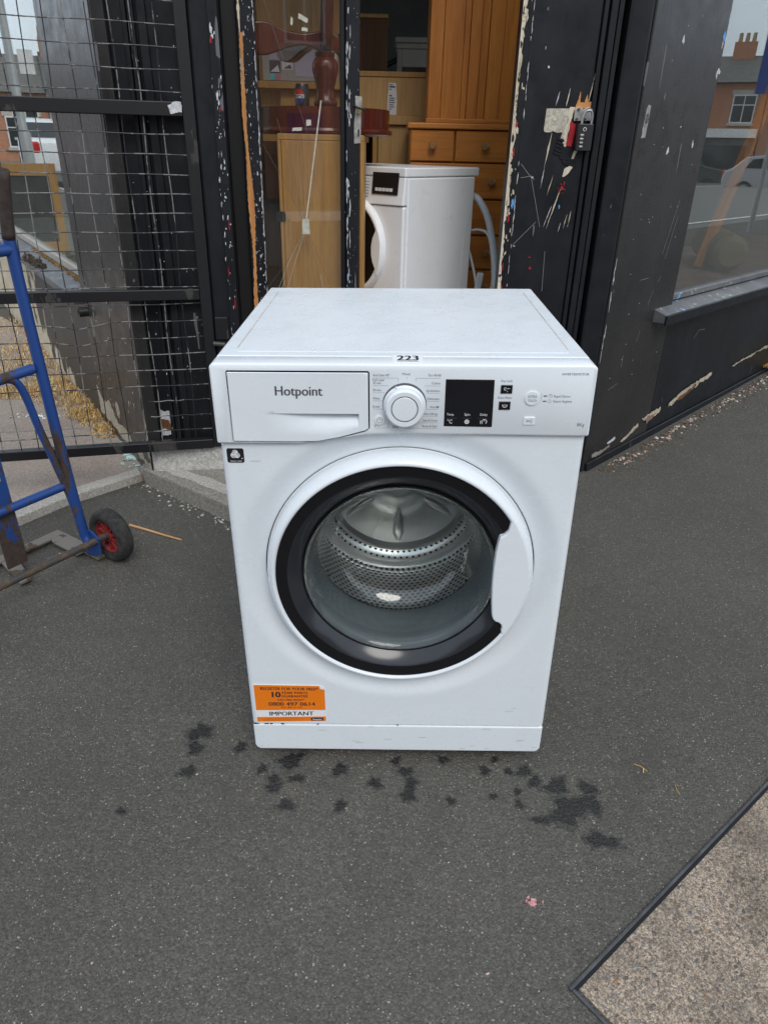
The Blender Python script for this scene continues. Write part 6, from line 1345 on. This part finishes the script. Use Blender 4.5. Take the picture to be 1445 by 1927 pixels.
# ================================================================== STREET (seen in the shop windows)
def house(F, x, w, h, d, lab, style, chx=None, rh=2.3):
    t = thing('terraced_house', lab, 'house', F @ T((x, 0, 0)), 'terraced houses across the street')
    BOX('wall', (0, w, 0, d, -1.0, h), M['brick'] if style != 2 else M['riser'], t, 0)
    rf = PRISM('roof', [(-0.35, h + 0.02), (d / 2, h + rh), (d + 0.35, h + 0.02)], -0.02, w + 0.02, M['slate'], t, axis='x')
    ca, cb = chx or (w - 0.9, w - 0.1)
    c = BOX('chimney', (ca, cb, d / 2 - 0.5, d / 2 + 0.5, h + 0.6, h + rh + 0.7), M['brick'], rf, 0)
    for k in range(3): LATHE('chimney_pot', [(0.0, 0), (0.13, 0), (0.11, 0.5), (0.0, 0.5)], M['pot'], c, 12, 'z', (ca + (cb - ca) * (0.2 + 0.3 * k), d / 2, h + rh + 0.702), angle=30)
    def win(a, z, ww, hh, name='window'):
        f = BOX(name, (a, a + ww, -0.06, 0.05, z, z + hh), M['white_pvc'], t, 0)
        for q in ((a + 0.07, a + ww / 2 - 0.03), (a + ww / 2 + 0.03, a + ww - 0.07)):
            BOX('pane', (q[0], q[1], -0.075, -0.061, z + 0.07, z + hh * 0.62), M['dark_glass'], f, 0); BOX('pane', (q[0], q[1], -0.075, -0.061, z + hh * 0.62 + 0.06, z + hh - 0.07), M['dark_glass'], f, 0)
        BOX('lintel', (a - 0.12, a + ww + 0.12, -0.05, 0.04, z + hh + 0.002, z + hh + 0.24), M['stone'], f, 0)
        BOX('window_sill', (a - 0.1, a + ww + 0.1, -0.14, 0.04, z - 0.14, z - 0.002), M['stone'], f, 0)
    win(0.5, h - 2.1, 1.3, 1.5); win(w - 1.6, h - 2.1, 1.0, 1.5)
    if style == 0:
        win(0.5, 0.7, 1.7, 1.5); BOX('door', (w - 1.5, w - 0.6, -0.04, 0.04, 0, 2.05), M['sign_blue'], t, 0)
    else:
        BOX('shopfront', (0.2, w - 0.2, -0.12, 0.0, 0, 2.5), M['slate'], t, 0); BOX('shop_window', (0.5, w - 1.6, -0.14, -0.121, 0.6, 2.1), M['dark_glass'], t, 0); BOX('fascia_board', (0.1, w - 0.1, -0.25, -0.121, 2.52, 3.0), M['white_pvc'] if style == 1 else M['dark_wood'], t, 0)
        BOX('door', (w - 1.3, w - 0.5, -0.14, -0.121, 0, 2.05), M['dark_wood'], t, 0)
def road(name, F, x0, x1, y0, y1, h, mat):
    bm = bmesh.new(); n = 24
    V = []
    for i in range(n + 1):
        for y in (y0, y1):
            p = F @ Vector((x0 + (x1 - x0) * i / n, y, 0)); V.append(bm.verts.new((p.x, p.y, gz(p.x, p.y) + h)))
    for i in range(n): bm.faces.new((V[2 * i], V[2 * i + 2], V[2 * i + 3], V[2 * i + 1]))
    return kind(mesh_obj(name, bm, mat), 'structure')
# local frames across each street: x runs along the street, facades look back at the shop
dB = Vector((0.7004, 0.7138)); nB = Vector((0.7138, -0.7004))
SB = T((47.0, 22.4, -0.4)) @ RZ(math.atan2(-0.914, 0.406))
dA = Vector((-0.5574, 0.8303)); nA = Vector((-0.8303, -0.5574))
SA = T((-1.7 - 0.683 * 44, 2.7 + 0.73 * 44, 0.0)) @ RZ(math.atan2(0.683, 0.73))
SC = T((17.0, -16.5, -0.2)) @ RZ(math.pi)
names = ('with a white shop fascia', 'with a blue front door', 'with pale painted walls', 'with a dark shop fascia', 'with a plain brick front', 'at the far end of the row')
for k in range(5):
    house(SB, -1.15 + 5.6 * (k - 2), 5.55, 5.4, 7, 'red brick terraced house right of the junction ' + names[k], (1, 0, 1, 3, 0)[k], (1.1, 2.4), 1.7)
for k in range(4):
    house(SA, -1.2 + 5.6 * (k - 2), 5.55, 3.3 + 0.2 * (k % 2), 6, 'red brick terraced house left of the junction ' + names[k], (0, 2, 0, 1)[k], None, 2.0)
for k in range(6):
    house(SC, 5.6 * k, 5.55, 5.6, 8, 'brick terraced house across the road behind the viewer ' + names[k], (0, 1, 0, 3, 0, 1)[k])
FB = frame((0.7146, 1.4398), (dB.x, dB.y)); FA = frame((-0.893, 1.277), (dA.x, dA.y))
road('road', FB, -14, 60, -11.0, -3.6, 0.004, M['road'])
road('road', FA, 2, 60, 2.9, 9.5, 0.008, M['road'])
road('road_line', FB, -2, 60, -4.05, -3.95, 0.012, M['line']); road('road_line', FB, -2, 60, -10.5, -10.4, 0.012, M['line']); road('road_line', FA, 5, 60, 3.3, 3.4, 0.012, M['line'])
def car(mw, lab, paint, group):
    t = thing('parked_car', lab, 'car', mw, group)
    prof = [(-2.0, 0.28), (-2.05, 0.62), (-1.98, 0.92), (-1.75, 1.02), (-1.35, 1.40), (-0.6, 1.50), (0.35, 1.46), (1.0, 1.02), (1.75, 0.90), (2.0, 0.68), (2.02, 0.30)]
    bm = bmesh.new(); rings = []
    for s_, ins in ((-0.85, 0.10), (-0.80, 0.0), (0.80, 0.0), (0.85, 0.10)):
        rings.append([bm.verts.new((x * (1 - ins * 0.15), s_ if z < 1.0 else s_ * (1 - 0.22 * (z - 1.0) / 0.5), z - (ins * 0.3 if z > 0.5 else 0))) for x, z in prof])
    n = len(prof)
    for A, B in zip(rings, rings[1:]):
        for i in range(n): bm.faces.new((A[i], A[(i + 1) % n], B[(i + 1) % n], B[i]))
    bm.faces.new(rings[0][::-1]); bm.faces.new(rings[-1])
    mesh_obj('body', bm, paint, t, smooth=True, angle=25)
    for sy in (-1, 1):
        y = 0.845 * sy
        PRISM('side_window', [(-1.30, 1.05), (-1.12, 1.33), (-0.55, 1.40), (0.30, 1.37), (0.80, 1.05)], 0.70 * sy + (0.085 if sy > 0 else -0.095), 0.70 * sy + (0.095 if sy > 0 else -0.085), M['dark_glass'], t)
        bm = bmesh.new(); box(bm, -2.055, -1.80, 0.55 * sy - 0.2, 0.55 * sy + 0.2, 0.68, 0.95); mesh_obj('tail_lamp', bm, M['tail_red'], t, bevel=0.05)
        BOX('headlamp', (1.70, 2.03, 0.55 * sy - 0.18, 0.55 * sy + 0.18, 0.62, 0.78), M['alu'], t, 0.04)
        for x in (-1.25, 1.25):
            w = LATHE('wheel', [(0.20, -0.1), (0.30, -0.1), (0.31, -0.08), (0.31, 0.08), (0.30, 0.1), (0.20, 0.1)], M['tyre'], t, 28, 'y', (x, 0.78 * sy, 0.31), closed=True)
            LATHE('hub', [(0, -0.08), (0.2, -0.06), (0.2, 0.06), (0, 0.08)], M['alu'], w, 20, 'y', (x, 0.78 * sy, 0.31))
    PRISM('rear_window', [(-1.74, 1.06), (-1.70, 1.04), (-1.32, 1.385), (-1.37, 1.395)], -0.58, 0.58, M['dark_glass'], t)
    PRISM('windscreen', [(0.42, 1.44), (0.46, 1.46), (1.0, 1.06), (0.96, 1.04)], -0.60, 0.60, M['dark_glass'], t)
def at(F, x, y, rot): p = F @ Vector((x, y, 0)); return T((p.x, p.y, gz(p.x, p.y) + 0.01)) @ RZ(rot)
aA = math.atan2(dA.y, dA.x); aB = math.atan2(dB.y, dB.x)
car(T((-15.9, 17.0, 0.12)) @ RZ(math.atan2(0.73, -0.683)), 'white hatchback parked nearest along the left street', M['car_white'], 'cars parked along the streets')
car(T((-21.5, 20.5, 0.12)) @ RZ(math.atan2(0.73, -0.683)), 'silver hatchback parked farther along the left street', M['car_silver'], 'cars parked along the streets')
car(T((31.6, 13.4, -0.3)) @ RZ(math.atan2(0.914, -0.406)), 'dark green hatchback parked across the right street', M['car_dark'], 'cars parked along the streets')
car(T((27.2, 15.6, -0.3)) @ RZ(math.atan2(0.914, -0.406)), 'silver hatchback parked across the right street', M['car_silver'], 'cars parked along the streets')
car(T((34.5, 22.0, -0.3)) @ RZ(math.atan2(0.914, -0.406)), 'white hatchback parked far along the right street', M['car_white'], 'cars parked along the streets')
pth = T((-7.75, 9.2, 0.0)) @ RZ(0.75); lc = thing('lamp_post', 'grey street lamp post at the left kerb', 'lamp post', pth)
LATHE('column', [(0, 0), (0.09, 0), (0.09, 1.2), (0.06, 1.25), (0.05, 6.0), (0, 6.0)], M['lamp_grey'], lc, 16)
BOX('notice_plate', (-0.3, -0.1, -0.075, -0.055, 1.95, 2.25), M['white_pvc'], lc, 0.002); BOX('lamp_head', (-0.12, 0.5, -0.1, 0.1, 6.0, 6.12), M['lamp_grey'], lc, 0.03)
sgn = thing('estate_sign', 'blue board with a red triangle on a post across the right street', 'sign', T((9.40, 6.18, -0.1)) @ RZ(math.atan2(0.914, -0.406)))
LATHE('post', [(0, 0), (0.035, 0), (0.035, 2.9), (0, 2.9)], M['lamp_grey'], sgn, 12)
BOX('board', (-0.35, 0.35, -0.04, -0.036, 2.0, 2.9), M['sign_blue'], sgn, 0.001)
for yy in (-0.043, -0.033): PRISM('triangle', [(-0.2, 2.45), (0.2, 2.45), (0.0, 2.78)], yy - 0.001, yy + 0.001, M['sign_red'], sgn)
# glazed oak cabinet standing out on the left pavement, mirrored in the left window
gc = thing('glazed_cabinet', 'small oak framed cabinet door leaning outside on the left pavement', 'cabinet door', T((-5.05, 6.4, 0.0)) @ RZ(R(42.4)))
for a, b, z0, z1 in ((-0.32, -0.24, 0, 0.90), (0.24, 0.32, 0, 0.90)): BOX('stile', (a, b, -0.012, 0.012, z0, z1), M['oak'], gc, 0.003)
for z0, z1 in ((0, 0.12), (0.78, 0.90)): BOX('rail', (-0.2395, 0.2395, -0.012, 0.012, z0, z1), M['oak'], gc, 0.003)
BOX('pane', (-0.2395, 0.2395, -0.003, 0.003, 0.1205, 0.7795), M['dim_mirror'], gc, 0)
BOX('prop', (-0.03, 0.03, 0.0125, 0.30, 0.0, 0.03), M['dark_wood'], gc, 0.002)
